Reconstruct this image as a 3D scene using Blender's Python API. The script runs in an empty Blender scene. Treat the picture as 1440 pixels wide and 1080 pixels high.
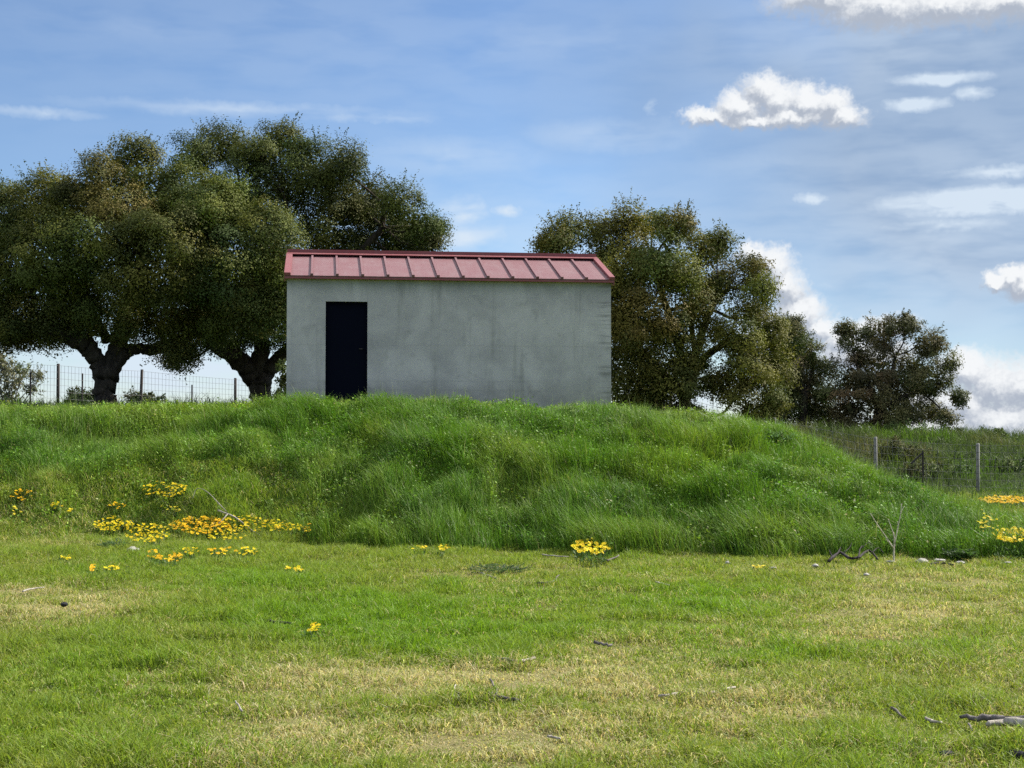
import bpy, math, random
import numpy as np
R = math.radians
random.seed(7)
rng = np.random.default_rng(11)
SC = bpy.context.scene
COL = SC.collection

# ------------------------------------------------------------------ camera
F = 2090.0                      # focal length in pixels of the 1440 px wide photograph
EYE = 1.6
PITCH = math.atan(75 / F)
cam = bpy.data.cameras.new("camera")
cam.sensor_width = 36.0
cam.lens = 36.0 * F / 1440.0
cam.clip_start = 0.1
cam.clip_end = 5000
camo = bpy.data.objects.new("camera", cam)
camo.location = (0, 0, EYE)
camo.rotation_euler = (math.pi / 2 + PITCH, 0, 0)
COL.objects.link(camo)
SC.camera = camo

# ------------------------------------------------------------------ light
SUN_AZ, SUN_EL = R(64), R(40)   # clockwise from the view direction (+Y), above the horizon
sun = bpy.data.lights.new("sun", 'SUN')
sun.energy = 4.2
sun.angle = R(0.5)
sun.color = (1.0, 0.94, 0.84)
suno = bpy.data.objects.new("sun", sun)
suno.rotation_euler = (-(math.pi / 2 - SUN_EL), 0, -SUN_AZ)
COL.objects.link(suno)
SC.view_settings.view_transform = 'Standard'
SC.view_settings.look = 'None'
SC.view_settings.exposure = 1.25
SC.view_settings.gamma = 1.0
SC.view_settings.use_curve_mapping = False
SC.cycles.use_denoising = False
SC.cycles.max_bounces = 8
SC.cycles.diffuse_bounces = 4
SC.cycles.transmission_bounces = 4
SC.cycles.caustics_reflective = False
SC.cycles.caustics_refractive = False

# ------------------------------------------------------------------ sky with clouds
W = bpy.data.worlds.new("World")
SC.world = W
W.use_nodes = True
nt = W.node_tree
nt.nodes.clear()


def nd(tree, typ, **kw):
    n = tree.nodes.new(typ)
    for k, v in kw.items():
        setattr(n, k, v)
    return n


def setv(tree, sock, v):
    if hasattr(v, 'is_linked') or isinstance(v, bpy.types.NodeSocket):
        tree.links.new(v, sock)
    else:
        sock.default_value = v


def mth(tree, op, a, b=0.0, c=0.0, clamp=False):
    n = nd(tree, 'ShaderNodeMath', operation=op)
    n.use_clamp = clamp
    setv(tree, n.inputs[0], a)
    setv(tree, n.inputs[1], b)
    setv(tree, n.inputs[2], c)
    return n.outputs[0]


def vmath(tree, op, a, b=(0, 0, 0), c=(0, 0, 0), scale=None):
    n = nd(tree, 'ShaderNodeVectorMath', operation=op)
    setv(tree, n.inputs[0], a)
    setv(tree, n.inputs[1], b)
    setv(tree, n.inputs[2], c)
    if scale is not None:
        setv(tree, n.inputs['Scale'], scale)
    return n.outputs['Value'] if op in ('LENGTH', 'DISTANCE', 'DOT_PRODUCT') else n.outputs[0]


def ramp01(tree, v, lo, hi):
    n = nd(tree, 'ShaderNodeMapRange', interpolation_type='SMOOTHSTEP')
    setv(tree, n.inputs['Value'], v)
    n.inputs['From Min'].default_value = lo
    n.inputs['From Max'].default_value = hi
    return n.outputs['Result']


def mixc(tree, f, a, b, blend='MIX'):
    n = nd(tree, 'ShaderNodeMix', data_type='RGBA', blend_type=blend)
    n.clamp_factor = True
    setv(tree, n.inputs[0], f)
    setv(tree, n.inputs[6], a)
    setv(tree, n.inputs[7], b)
    return n.outputs[2]


def noise(tree, vec, scale, detail=4.0, rough=0.5, dist=0.0, out='Fac'):
    n = nd(tree, 'ShaderNodeTexNoise')
    setv(tree, n.inputs['Vector'], vec)
    n.inputs['Scale'].default_value = scale
    n.inputs['Detail'].default_value = detail
    n.inputs['Roughness'].default_value = rough
    n.inputs['Distortion'].default_value = dist
    return n.outputs[out]


def sky_dir(px, py):
    """azimuth and elevation in degrees of a direction of the photographed sky"""
    x, y, z = (px - 720) / F, -(py - 540) / F, 1.0
    yy = z * math.cos(PITCH) - y * math.sin(PITCH)
    zz = z * math.sin(PITCH) + y * math.cos(PITCH)
    return math.degrees(math.atan2(x, yy)), math.degrees(math.atan2(zz, math.hypot(x, yy)))


PXD = 36.4                      # photo pixels per degree
# cumulus heads: centre px, centre py, half width px, half height px
CUMULUS = [
    # the flat-based cloud high on the right
    (1000, 163, 48, 16), (1040, 150, 40, 28), (1072, 128, 34, 30), (1095, 142, 44, 34), (1135, 142, 36, 28), (1165, 148, 38, 26),
    (1185, 165, 38, 22), (1110, 165, 90, 18), (1060, 168, 70, 12),
    # towers behind the right-hand trees
    (1058, 358, 26, 24), (1085, 375, 34, 36), (1105, 405, 34, 36), (1122, 440, 44, 34), (1100, 470, 70, 40), (1150, 462, 34, 22),
    (1240, 462, 60, 20), (1190, 480, 50, 24), (1210, 500, 90, 30),
    # bank low at the right edge
    (1360, 520, 44, 34), (1400, 540, 50, 46), (1440, 545, 50, 46), (1350, 570, 60, 36), (1410, 590, 90, 34), (1480, 560, 60, 60),
    (1320, 600, 90, 24), (1290, 560, 30, 20),
    # cut off at the right edge
    (1402, 392, 22, 14), (1425, 388, 26, 18), (1445, 398, 40, 26), (1480, 390, 40, 30),
    # wide cloud along the top edge
    (1160, -8, 90, 34), (1240, 8, 110, 38), (1330, 6, 110, 34), (1420, -2, 110, 36), (1500, -10, 100, 40), (1290, -60, 200, 60),
    # outside the photograph, so that the sky goes on
    (-260, 260, 90, 40), (-340, 250, 80, 60), (-200, 280, 80, 24), (1700, 300, 120, 60), (1800, 260, 90, 70), (1650, 320, 90, 30),
]
# thin flat veils: centre px, py, half width, half height, opacity
VEILS = [
    (1325, 110, 80, 13, 1.0), (1365, 131, 40, 12, .8), (1290, 147, 54, 14, .85), (1215, 142, 60, 10, .2),
    (1390, 282, 200, 28, 1.3), (1330, 318, 140, 17, .7), (1420, 240, 120, 14, .9), (1143, 279, 34, 12, .8), (1240, 358, 18, 7, .3),
    (60, 158, 110, 11, .38), (350, 155, 330, 16, .36), (500, 165, 160, 10, .35), (640, 220, 190, 40, .25), (860, 190, 170, 34, .28),
    (650, 300, 50, 34, .75), (712, 298, 30, 12, .7), (660, 335, 80, 44, .6), (1160, 400, 40, 14, .25),
    (200, 40, 420, 50, .12), (760, 60, 320, 60, .14), (1100, 230, 260, 40, .16), (920, 150, 10, 14, .35), (220, 520, 420, 60, .8),
    (980, 560, 300, 60, .5), (1300, 600, 360, 60, .6), (1330, 330, 420, 260, .32), (700, 420, 900, 240, .26), (1250, 60, 400, 200, .24), (500, 60, 900, 260, .10),
]


def field_group(name, items, wob):
    """smallest normalised distance to any of the heads, as a node group"""
    g = bpy.data.node_groups.new(name, 'ShaderNodeTree')
    g.interface.new_socket("P", in_out='INPUT', socket_type='NodeSocketVector')
    g.interface.new_socket("D", in_out='OUTPUT', socket_type='NodeSocketFloat')
    gi, go = g.nodes.new('NodeGroupInput'), g.nodes.new('NodeGroupOutput')
    P = gi.outputs[0]
    prev = None
    for it in items:
        a, e = sky_dir(it[0], it[1])
        rx, ry = it[2] / PXD, it[3] / PXD
        v = vmath(g, 'MULTIPLY_ADD', P, (1 / rx, 1 / ry, 0), (-a / rx, -e / ry, 0))
        d = vmath(g, 'LENGTH', v)
        if len(it) > 4:         # veil: opacity falls off from the middle
            d = mth(g, 'MULTIPLY', mth(g, 'SUBTRACT', 1.0, d, clamp=True), it[4])
            prev = d if prev is None else mth(g, 'MAXIMUM', prev, d)
        else:
            if prev is None:
                prev = d
            else:
                n = mth(g, 'SMOOTH_MIN', prev, d, 0.25)
                prev = n
    g.links.new(prev, go.inputs[0])
    return g


tc = nd(nt, 'ShaderNodeTexCoord')
sep = nd(nt, 'ShaderNodeSeparateXYZ')
nt.links.new(tc.outputs['Generated'], sep.inputs[0])
azd = mth(nt, 'MULTIPLY', mth(nt, 'ARCTAN2', sep.outputs[0], sep.outputs[1]), 180 / math.pi)
eld = mth(nt, 'MULTIPLY', mth(nt, 'ARCSINE', sep.outputs[2]), 180 / math.pi)
cmb = nd(nt, 'ShaderNodeCombineXYZ')
nt.links.new(azd, cmb.inputs[0])
nt.links.new(eld, cmb.inputs[1])
PV = cmb.outputs[0]
sky = nd(nt, 'ShaderNodeTexSky', sky_type='NISHITA')
sky.sun_disc = False
sky.sun_elevation = SUN_EL
sky.sun_rotation = SUN_AZ
sky.altitude = 400
sky.air_density = 1.0
sky.dust_density = 0.0
sky.ozone_density = 2.0
SKY_STRENGTH = 0.052
sky_rgb = mixc(nt, 1.0, sky.outputs[0], (0.90, 0.97, 1.10, 1), 'MULTIPLY')

gC = field_group("cumulus field", CUMULUS, 0)
gV = field_group("veil field", VEILS, 0)


def warp(P, s, amt, det=5.0, tall=1.0):
    n = noise(nt, P, s, det, 0.55, out='Color')
    return vmath(nt, 'MULTIPLY_ADD', vmath(nt, 'SUBTRACT', n, (0.5, 0.5, 0.5)), (amt, amt * tall, 0), P)


def use(g, P):
    n = nt.nodes.new('ShaderNodeGroup')
    n.node_tree = g
    nt.links.new(P, n.inputs[0])
    return n.outputs[0]


wp = warp(warp(PV, 1.1, 0.9, 3.0), 4.0, 0.42, 5.0)
d0 = use(gC, wp)
d1 = use(gC, vmath(nt, 'ADD', wp, (0.16, 0.30, 0)))
d2 = use(gC, vmath(nt, 'ADD', wp, (0.02, 0.55, 0)))
fine = noise(nt, PV, 5.0, 6.0, 0.6)
edge = mth(nt, 'ADD', d0, mth(nt, 'MULTIPLY', mth(nt, 'SUBTRACT', fine, 0.5), 0.65))
c_alpha = mth(nt, 'SUBTRACT', 1.0, ramp01(nt, edge, 0.44, 1.18))
lit = mth(nt, 'ADD', mth(nt, 'MULTIPLY', mth(nt, 'SUBTRACT', d1, d0), 1.3),
          mth(nt, 'MULTIPLY', mth(nt, 'SUBTRACT', d2, d0), 0.5))
lit = mth(nt, 'ADD', lit, mth(nt, 'MULTIPLY', mth(nt, 'SUBTRACT', fine, 0.5), 1.1))
lit = ramp01(nt, lit, -0.55, 0.75)
c_col = mixc(nt, lit, (0.43, 0.48, 0.57, 1), (0.90, 0.92, 0.94, 1))
# veils
vw = warp(PV, 0.5, 1.4, 1.0, 0.2)
vst = vmath(nt, 'MULTIPLY', vw, (0.40, 1.5, 0))
vn = noise(nt, vst, 0.8, 3.5, 0.5)
vd = use(gV, warp(warp(PV, 0.5, 1.2, 1.0, 0.12), 2.6, 0.85, 6.0, 0.42))
v_alpha = mth(nt, 'MULTIPLY', mth(nt, 'MULTIPLY', vd, 1.7), ramp01(nt, vn, 0.18, 0.66), clamp=True)
v_alpha = mth(nt, 'MINIMUM', v_alpha, 0.92)
# thin grey sheet on the right
gS = field_group("sheet field", [(1420, 200, 620, 420, 1.0), (1100, 90, 420, 200, .6), (1900, 200, 700, 500, 1.0)], 0)
s_alpha = mth(nt, 'MULTIPLY', mth(nt, 'MULTIPLY', use(gS, warp(PV, 0.25, 4.0, 1.0)), 1.5, clamp=True), 0.92)
s_alpha = mth(nt, 'MINIMUM', s_alpha, 0.9)
bg_s = nd(nt, 'ShaderNodeBackground')
bg_s.inputs[0].default_value = (0.30, 0.43, 0.64, 1)
bg_s.inputs[1].default_value = 0.38
bg_sky = nd(nt, 'ShaderNodeBackground')
nt.links.new(sky_rgb, bg_sky.inputs[0])
bg_sky.inputs[1].default_value = SKY_STRENGTH
bg_v = nd(nt, 'ShaderNodeBackground')
bg_v.inputs[0].default_value = (0.66, 0.76, 0.87, 1)
bg_v.inputs[1].default_value = 0.45
bg_c = nd(nt, 'ShaderNodeBackground')
nt.links.new(c_col, bg_c.inputs[0])
bg_c.inputs[1].default_value = 0.43
m1 = nd(nt, 'ShaderNodeMixShader')
m2 = nd(nt, 'ShaderNodeMixShader')
nt.links.new(v_alpha, m1.inputs[0])
m0 = nd(nt, 'ShaderNodeMixShader')
nt.links.new(s_alpha, m0.inputs[0])
nt.links.new(bg_sky.outputs[0], m0.inputs[1])
nt.links.new(bg_s.outputs[0], m0.inputs[2])
nt.links.new(m0.outputs[0], m1.inputs[1])
nt.links.new(bg_v.outputs[0], m1.inputs[2])
nt.links.new(c_alpha, m2.inputs[0])
nt.links.new(m1.outputs[0], m2.inputs[1])
nt.links.new(bg_c.outputs[0], m2.inputs[2])
# unseen bright broken cloud above the view, added to fill the shaded hut front
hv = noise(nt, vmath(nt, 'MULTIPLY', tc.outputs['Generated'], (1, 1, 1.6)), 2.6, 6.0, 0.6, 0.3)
fill_alpha = mth(nt, 'MULTIPLY', mth(nt, 'MULTIPLY', ramp01(nt, hv, 0.40, 0.60), ramp01(nt, eld, 22.0, 32.0)), 0.9)
bg_fill = nd(nt, 'ShaderNodeBackground')
bg_fill.inputs[0].default_value = (0.88, 0.90, 0.92, 1)
bg_fill.inputs[1].default_value = 0.9
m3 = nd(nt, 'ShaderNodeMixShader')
nt.links.new(fill_alpha, m3.inputs[0])
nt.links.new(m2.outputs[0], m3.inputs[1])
nt.links.new(bg_fill.outputs[0], m3.inputs[2])
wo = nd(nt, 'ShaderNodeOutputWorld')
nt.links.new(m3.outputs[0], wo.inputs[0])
W.cycles.sampling_method = 'MANUAL'
W.cycles.sample_map_resolution = 1024


# ------------------------------------------------------------------ helpers
def tag(o, label=None, cat=None, group=None, kind=None):
    if label:
        o['label'] = label
    if cat:
        o['category'] = cat
    if group:
        o['group'] = group
    if kind:
        o['kind'] = kind
    return o


def empty(name, loc=(0, 0, 0), rz=0.0):
    o = bpy.data.objects.new(name, None)
    o.empty_display_size = 0.2
    o.location = loc
    o.rotation_euler = (0, 0, rz)
    COL.objects.link(o)
    return o


class MB:
    """collects shapes, then links them as one mesh object"""

    def __init__(s):
        s.v, s.l, s.n, s.c, s.k = [], [], [], [], 0

    def add(s, V, loops, sizes, col=None):
        V = np.asarray(V, np.float32).reshape(-1, 3)
        s.v.append(V)
        s.l.append(np.asarray(loops, np.int64).ravel() + s.k)
        s.n.append(np.asarray(sizes, np.int64).ravel())
        if col is not None:
            c = np.asarray(col, np.float32)
            s.c.append(np.broadcast_to(c, (len(V), 3)) if c.ndim == 1 else c)
        s.k += len(V)

    def faces(s, V, fs, col=None):
        s.add(V, [i for f in fs for i in f], [len(f) for f in fs], col)

    def box(s, a, b, col=None):
        (x0, y0, z0), (x1, y1, z1) = a, b
        V = [(x0, y0, z0), (x1, y0, z0), (x1, y1, z0), (x0, y1, z0), (x0, y0, z1), (x1, y0, z1), (x1, y1, z1), (x0, y1, z1)]
        s.faces(V, [(0, 3, 2, 1), (4, 5, 6, 7), (0, 1, 5, 4), (1, 2, 6, 5), (2, 3, 7, 6), (3, 0, 4, 7)], col)

    def hexa(s, V, col=None):
        s.faces(V, [(0, 3, 2, 1), (4, 5, 6, 7), (0, 1, 5, 4), (1, 2, 6, 5), (2, 3, 7, 6), (3, 0, 4, 7)], col)

    def tube(s, pts, rad, n=8, col=None, wob=0.0, seed=0, cap=True):
        P = np.asarray(pts, float)
        rad = np.broadcast_to(np.asarray(rad, float), (len(P),))
        T = np.gradient(P, axis=0)
        T /= np.linalg.norm(T, axis=1)[:, None] + 1e-9
        up = np.array([0.31, 0.22, 0.92]) if abs(T[0][2]) < 0.9 else np.array([1.0, 0.1, 0.0])
        r = np.random.default_rng(seed)
        V = []
        for i in range(len(P)):
            a = np.cross(T[i], up)
            a /= np.linalg.norm(a) + 1e-9
            b = np.cross(a, T[i])
            up = b
            ang = np.arange(n) * 2 * math.pi / n
            rr = rad[i] * (1 + wob * r.uniform(-1, 1, n))
            V.append(P[i] + rr[:, None] * (np.cos(ang)[:, None] * a + np.sin(ang)[:, None] * b))
        V = np.concatenate(V)
        fs = []
        for i in range(len(P) - 1):
            for j in range(n):
                k = (j + 1) % n
                fs.append((i * n + j, i * n + k, (i + 1) * n + k, (i + 1) * n + j))
        if cap:
            fs.append(tuple(range(n - 1, -1, -1)))
            fs.append(tuple(range((len(P) - 1) * n, len(P) * n)))
        s.faces(V, fs, col)

    def build(s, name, mat, parent=None, smooth=False, origin=None):
        me = bpy.data.meshes.new(name)
        V = np.concatenate(s.v) if s.v else np.zeros((0, 3), np.float32)
        if origin is not None:
            V = V - np.asarray(origin, np.float32)
        L = np.concatenate(s.l)
        N = np.concatenate(s.n)
        me.vertices.add(len(V))
        me.vertices.foreach_set('co', V.astype(np.float32).ravel())
        me.loops.add(len(L))
        me.loops.foreach_set('vertex_index', L.astype(np.int32))
        me.polygons.add(len(N))
        st = np.concatenate([[0], np.cumsum(N)[:-1]])
        me.polygons.foreach_set('loop_start', st.astype(np.int32))
        if smooth:
            me.polygons.foreach_set('use_smooth', np.ones(len(N), bool))
        else:
            me.polygons.foreach_set('use_smooth', np.zeros(len(N), bool))
        if s.c:
            C = np.concatenate(s.c)
            at = me.attributes.new('Col', 'FLOAT_COLOR', 'POINT')
            at.data.foreach_set('color', np.concatenate([C, np.ones((len(C), 1), np.float32)], 1).astype(np.float32).ravel())
        me.update(calc_edges=True)
        me.materials.append(mat)
        o = bpy.data.objects.new(name, me)
        COL.objects.link(o)
        if origin is not None:
            o.location = origin
        if parent is not None:
            o.parent = parent
        return o


def spline(pts, sub=5):
    """Catmull-Rom through the points (any number of columns)"""
    P = np.asarray(pts, float)
    P = np.vstack([2 * P[0] - P[1], P, 2 * P[-1] - P[-2]])
    out = []
    for i in range(1, len(P) - 2):
        for t in np.linspace(0, 1, sub, endpoint=False):
            a, b, c, d = P[i - 1], P[i], P[i + 1], P[i + 2]
            out.append(0.5 * (2 * b + (c - a) * t + (2 * a - 5 * b + 4 * c - d) * t * t + (-a + 3 * b - 3 * c + d) * t ** 3))
    out.append(P[-2])
    return np.array(out)


def _hash(ix, iy, seed):
    n = (ix.astype(np.int64) * 374761393 + iy.astype(np.int64) * 668265263 + seed * 974634777) & 0xffffffff
    n = ((n ^ (n >> 13)) * 1274126177) & 0xffffffff
    return ((n ^ (n >> 16)) & 0xffff) / 65535.0


def vn2(x, y, s=1.0, seed=0):
    x = np.asarray(x, float) / s
    y = np.asarray(y, float) / s
    ix, iy = np.floor(x), np.floor(y)
    fx, fy = x - ix, y - iy
    fx, fy = fx * fx * (3 - 2 * fx), fy * fy * (3 - 2 * fy)
    a, b = _hash(ix, iy, seed), _hash(ix + 1, iy, seed)
    c, d = _hash(ix, iy + 1, seed), _hash(ix + 1, iy + 1, seed)
    return (a * (1 - fx) + b * fx) * (1 - fy) + (c * (1 - fx) + d * fx) * fy


def fbm(x, y, s=1.0, seed=0, oct=4):
    v, a, t = 0, 1.0, 0
    for i in range(oct):
        v = v + a * vn2(x, y, s / 2 ** i, seed + i * 17)
        t += a
        a *= 0.5
    return v / t


def sst(v, a, b):
    t = np.clip((np.asarray(v, float) - a) / (b - a), 0, 1)
    return t * t * (3 - 2 * t)


# ------------------------------------------------------------------ the lie of the land
HX = [-60, -14, -9.6, -6.9, -4.2, -1.05, 0.5, 2.4, 3.75, 4.8, 5.5, 6.2, 7.0, 7.75, 8.5, 9.3, 60]
HZ = [1.9, 1.95, 2.00, 2.04, 2.16, 2.11, 2.05, 1.93, 1.80, 1.60, 1.36, 0.92, 0.46, 0.18, 0.04, 0, 0]
BX = [-60, -12, -7, -4, -2, 0, 4, 7, 9, 10.5, 60]
BY = [22, 22, 22.4, 22.4, 21.4, 20.7, 19.7, 19.2, 19.5, 20.7, 22]
QX = [-60, -6, -1, 3, 60]
QV = [1.05, 1.1, 1.4, 1.5, 1.5]
GX = [-60, -3, 0, 4.8, 7.8, 10.4, 12.8, 60]
GZ = [2.45, 2.4, 2.15, 1.4, 0.75, 0.13, 0.0, 0.0]
YC = 27.8


def mound_s(x, y):
    yb = np.interp(x, BX, BY) + 1.7 * (fbm(x, y * 0.3, 1.3, 5, 3) - 0.5)
    return (y - yb) / (YC - yb)


def terr(x, y):
    x = np.asarray(x, float)
    y = np.asarray(y, float)
    s = np.clip(mound_s(x, y), 0, 1)
    q = np.interp(x, QX, QV)
    p = (1 - (1 - s) ** q) * (0.25 + 0.75 * sst(s, 0, 0.3))
    h = np.interp(x, HX, HZ)
    h = (h + np.interp(x - 0.5, HX, HZ) + np.interp(x + 0.5, HX, HZ)) / 3
    g = np.interp(x, GX, GZ)
    t = sst(y, YC + 6, 41)
    z = p * (h * (1 - t) + g * t)
    z = np.where(y > YC, h * (1 - t) + g * t, z)
    # hummocks on the slope, gentle waves on the flat
    z = z + (0.50 * (fbm(x, y, 1.5, 3, 3) - 0.5) + 0.24 * (fbm(x, y, 0.65, 13, 2) - 0.5)
             + 0.30 * (fbm(0.75 * x + 0.66 * y, 0.3 * (0.75 * y - 0.66 * x), 0.9, 19, 3) - 0.5) * sst(x, 0.5, 3.5) * (1 - 0.6 * sst(x, 4.5, 6.5))) * sst(s, 0.03, 0.3) * (1 - sst(s, 0.62, 0.92)) * np.clip(h, 0, 1)
    z = z + 0.05 * (fbm(x, y, 1.3, 9, 3) - 0.5) + 0.035 * (fbm(x, y, 0.45, 11, 2) - 0.5)
    # hollow high on the left of the slope
    z = z - 0.65 * np.exp(-(((x + 6.3) / 0.85) ** 2 + ((y - 26.4) / 0.7) ** 2))
    # far bank on the right
    z = z + 1.42 * sst(y, 43.2, 51.5) * sst(x, 5.0, 10.0) * (1 + 0.5 * (fbm(x, y, 2.2, 21, 3) - 0.5))
    # everything falls away behind
    z = z * (1 - sst(y, 62, 95)) - 3.0 * sst(y, 62, 95)
    return z


def ray(px, py):
    x, yv, zv = (np.asarray(px, float) - 720) / F, -(np.asarray(py, float) - 540) / F, 1.0
    yy = zv * math.cos(PITCH) - yv * math.sin(PITCH)
    zz = zv * math.sin(PITCH) + yv * math.cos(PITCH)
    return x, yy, zz


def at(px, py, Y):
    x, yy, zz = ray(px, py)
    t = Y / yy
    return np.array([x * t, Y, EYE + zz * t])


def hit(px, py, dmin=5.0):
    """where the line of sight through a point of the photograph meets the ground"""
    x, yy, zz = ray(px, py)
    Y = np.concatenate([np.arange(dmin, 34, 0.04), np.arange(34, 62, 0.1)])
    X, Z = x / yy * Y, EYE + zz / yy * Y
    below = terr(X, Y) >= Z
    i = int(np.argmax(below)) if below.any() else len(Y) - 1
    return np.array([X[i], Y[i], float(terr(X[i], Y[i]))])


def proj(x, y, z):
    cy, cz = y, z - EYE
    zc = cy * math.cos(PITCH) + cz * math.sin(PITCH)
    yc = -cy * math.sin(PITCH) + cz * math.cos(PITCH)
    return 720 + F * x / zc, 540 - F * yc / zc


# ------------------------------------------------------------------ materials
def mat(name):
    m = bpy.data.materials.new(name)
    m.use_nodes = True
    t = m.node_tree
    t.nodes.clear()
    out = nd(t, 'ShaderNodeOutputMaterial')
    b = nd(t, 'ShaderNodeBsdfPrincipled')
    t.links.new(b.outputs[0], out.inputs[0])
    return m, t, b, out


def attr_mat(name, rough=0.6, spec=0.3, transl=0.0, tcol=(1, 1, 1), bump=0.0, var=0.0, vscale=3.0):
    m, t, b, out = mat(name)
    a = nd(t, 'ShaderNodeAttribute', attribute_name='Col')
    c = a.outputs['Color']
    geo = nd(t, 'ShaderNodeNewGeometry')
    if var:
        n = noise(t, geo.outputs['Position'], vscale, 8.0, 0.75)
        n = mth(t, 'MULTIPLY_ADD', n, 2 * var, 1 - var)
        c = vmath(t, 'SCALE', c, scale=n)
    t.links.new(c, b.inputs['Base Color'])
    b.inputs['Roughness'].default_value = rough
    b.inputs['Specular IOR Level'].default_value = spec
    if bump:
        n2 = noise(t, geo.outputs['Position'], vscale * 8, 5.0, 0.7)
        bp = nd(t, 'ShaderNodeBump')
        bp.inputs['Strength'].default_value = 1.0
        bp.inputs['Distance'].default_value = bump
        t.links.new(n2, bp.inputs['Height'])
        t.links.new(bp.outputs[0], b.inputs['Normal'])
    if transl:
        tr = nd(t, 'ShaderNodeBsdfTranslucent')
        t.links.new(vmath(t, 'MULTIPLY', c, tcol), tr.inputs[0])
        mx = nd(t, 'ShaderNodeMixShader')
        mx.inputs[0].default_value = transl
        t.links.new(b.outputs[0], mx.inputs[1])
        t.links.new(tr.outputs[0], mx.inputs[2])
        t.links.new(mx.outputs[0], out.inputs[0])
    return m


M_soil = attr_mat("turf soil", 0.95, 0.1, var=0.8, vscale=9.0, bump=0.02)
M_grass = attr_mat("grass blades", 0.55, 0.25, transl=0.42, tcol=(1.15, 1.2, 0.75))
M_long = attr_mat("long grass blades", 0.55, 0.22, transl=0.28, tcol=(1.15, 1.2, 0.75))
M_leaf = attr_mat("oak leaves", 0.65, 0.12, transl=0.18, tcol=(1.1, 1.2, 0.6))
M_petal = attr_mat("petals", 0.6, 0.2, transl=0.35)


def bark_mat(name, c0, c1, s=6.0):
    m, t, b, out = mat(name)
    tcn = nd(t, 'ShaderNodeTexCoord')
    v = vmath(t, 'MULTIPLY', tcn.outputs['Object'], (1, 1, 0.35))
    n = noise(t, v, s, 6.0, 0.7, 0.6)
    n2 = noise(t, v, s * 4, 5.0, 0.7)
    f = mth(t, 'MULTIPLY', n, mth(t, 'MULTIPLY_ADD', n2, 1.0, 0.5))
    t.links.new(mixc(t, ramp01(t, f, 0.25, 0.75), (*c0, 1), (*c1, 1)), b.inputs['Base Color'])
    b.inputs['Roughness'].default_value = 0.9
    b.inputs['Specular IOR Level'].default_value = 0.15
    bp = nd(t, 'ShaderNodeBump')
    bp.inputs['Strength'].default_value = 1.0
    bp.inputs['Distance'].default_value = 0.03 * 6 / s
    t.links.new(f, bp.inputs['Height'])
    t.links.new(bp.outputs[0], b.inputs['Normal'])
    return m


M_bark = bark_mat("oak bark", (0.018, 0.014, 0.011), (0.075, 0.060, 0.045))
M_wood_pale = bark_mat("bleached wood", (0.15, 0.13, 0.11), (0.48, 0.44, 0.38), 20)
M_wood_grey = bark_mat("grey wood", (0.05, 0.042, 0.04), (0.20, 0.18, 0.17), 20)
M_wood_dark = bark_mat("charred wood", (0.012, 0.011, 0.012), (0.06, 0.05, 0.05), 20)
M_stone_pale = bark_mat("pale stone", (0.20, 0.19, 0.165), (0.50, 0.48, 0.44), 14)
M_stone_dark = bark_mat("dark stone", (0.012, 0.012, 0.016), (0.05, 0.05, 0.055), 14)
M_stalk = bark_mat("dry stalk", (0.30, 0.27, 0.20), (0.52, 0.48, 0.38), 20)

# ------------------------------------------------------------------ the ground
GREEN = np.array([0.200, 0.250, 0.036])
LUSH = np.array([0.150, 0.255, 0.016])
DRY = np.array([0.37, 0.325, 0.145])
STRAW = np.array([0.62, 0.56, 0.31])
SLOPE = np.array([0.100, 0.200, 0.016])
SLOPE2 = np.array([0.088, 0.168, 0.026])
SLOPE3 = np.array([0.185, 0.270, 0.030])
BANK = np.array([0.058, 0.088, 0.027])
BANK2 = np.array([0.11, 0.10, 0.048])

# dry turf: centre px, py, half width, half height, amount
DRYSPOTS = [(90, 855, 170, 30, .66), (620, 960, 340, 34, .85), (900, 960, 240, 60, .8), (760, 1040, 460, 60, .6),
            (1060, 1000, 210, 55, .75), (1280, 850, 260, 60, .62), (1330, 820, 200, 30, .6), (1250, 940, 240, 70, .45), (1000, 815, 260, 26, .30),
            (700, 830, 130, 30, .4), (420, 1040, 160, 60, .6), (1420, 960, 120, 60, .5), (1000, 900, 90, 26, .45), (40, 770, 120, 16, .3),
            (250, 880, 90, 14, .5), (1130, 1060, 200, 40, .6)]
LUSHSPOTS = [(560, 880, 260, 50, 1.0), (400, 830, 200, 40, .7), (150, 960, 240, 60, .6), (1000, 850, 130, 40, .7), (1040, 930, 130, 26, .7),
             (230, 790, 230, 26, .4), (1350, 990, 150, 24, .5), (900, 850, 150, 30, .4)]


def spots(px, py, L):
    v = np.zeros_like(px)
    for a, b, w, h, k in L:
        v = np.maximum(v, k * np.exp(-(((px - a) / w) ** 2 + ((py - b) / h) ** 2) * 1.1))
    return v


def turf(x, y):
    """dryness and lushness of the flat turf, 0..1"""
    px, py = proj(x, np.maximum(y, 3.0), 0.0)
    n1 = fbm(x, y, 1.1, 31, 4)
    n2 = fbm(x, y, 0.35, 37, 3)
    d = spots(px, py, DRYSPOTS) * (0.62 + 1.1 * n1) + 0.55 * (n1 - 0.5) + 0.9 * (n2 - 0.5)
    l = spots(px, py, LUSHSPOTS) * (0.5 + 1.0 * fbm(x, y, 0.8, 41, 3))
    d = np.clip(d - 0.35 * l, 0, 1)
    return d, np.clip(l, 0, 1)


def mixv(a, b, t):
    t = np.asarray(t)[:, None]
    return a * (1 - t) + b * t


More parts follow.
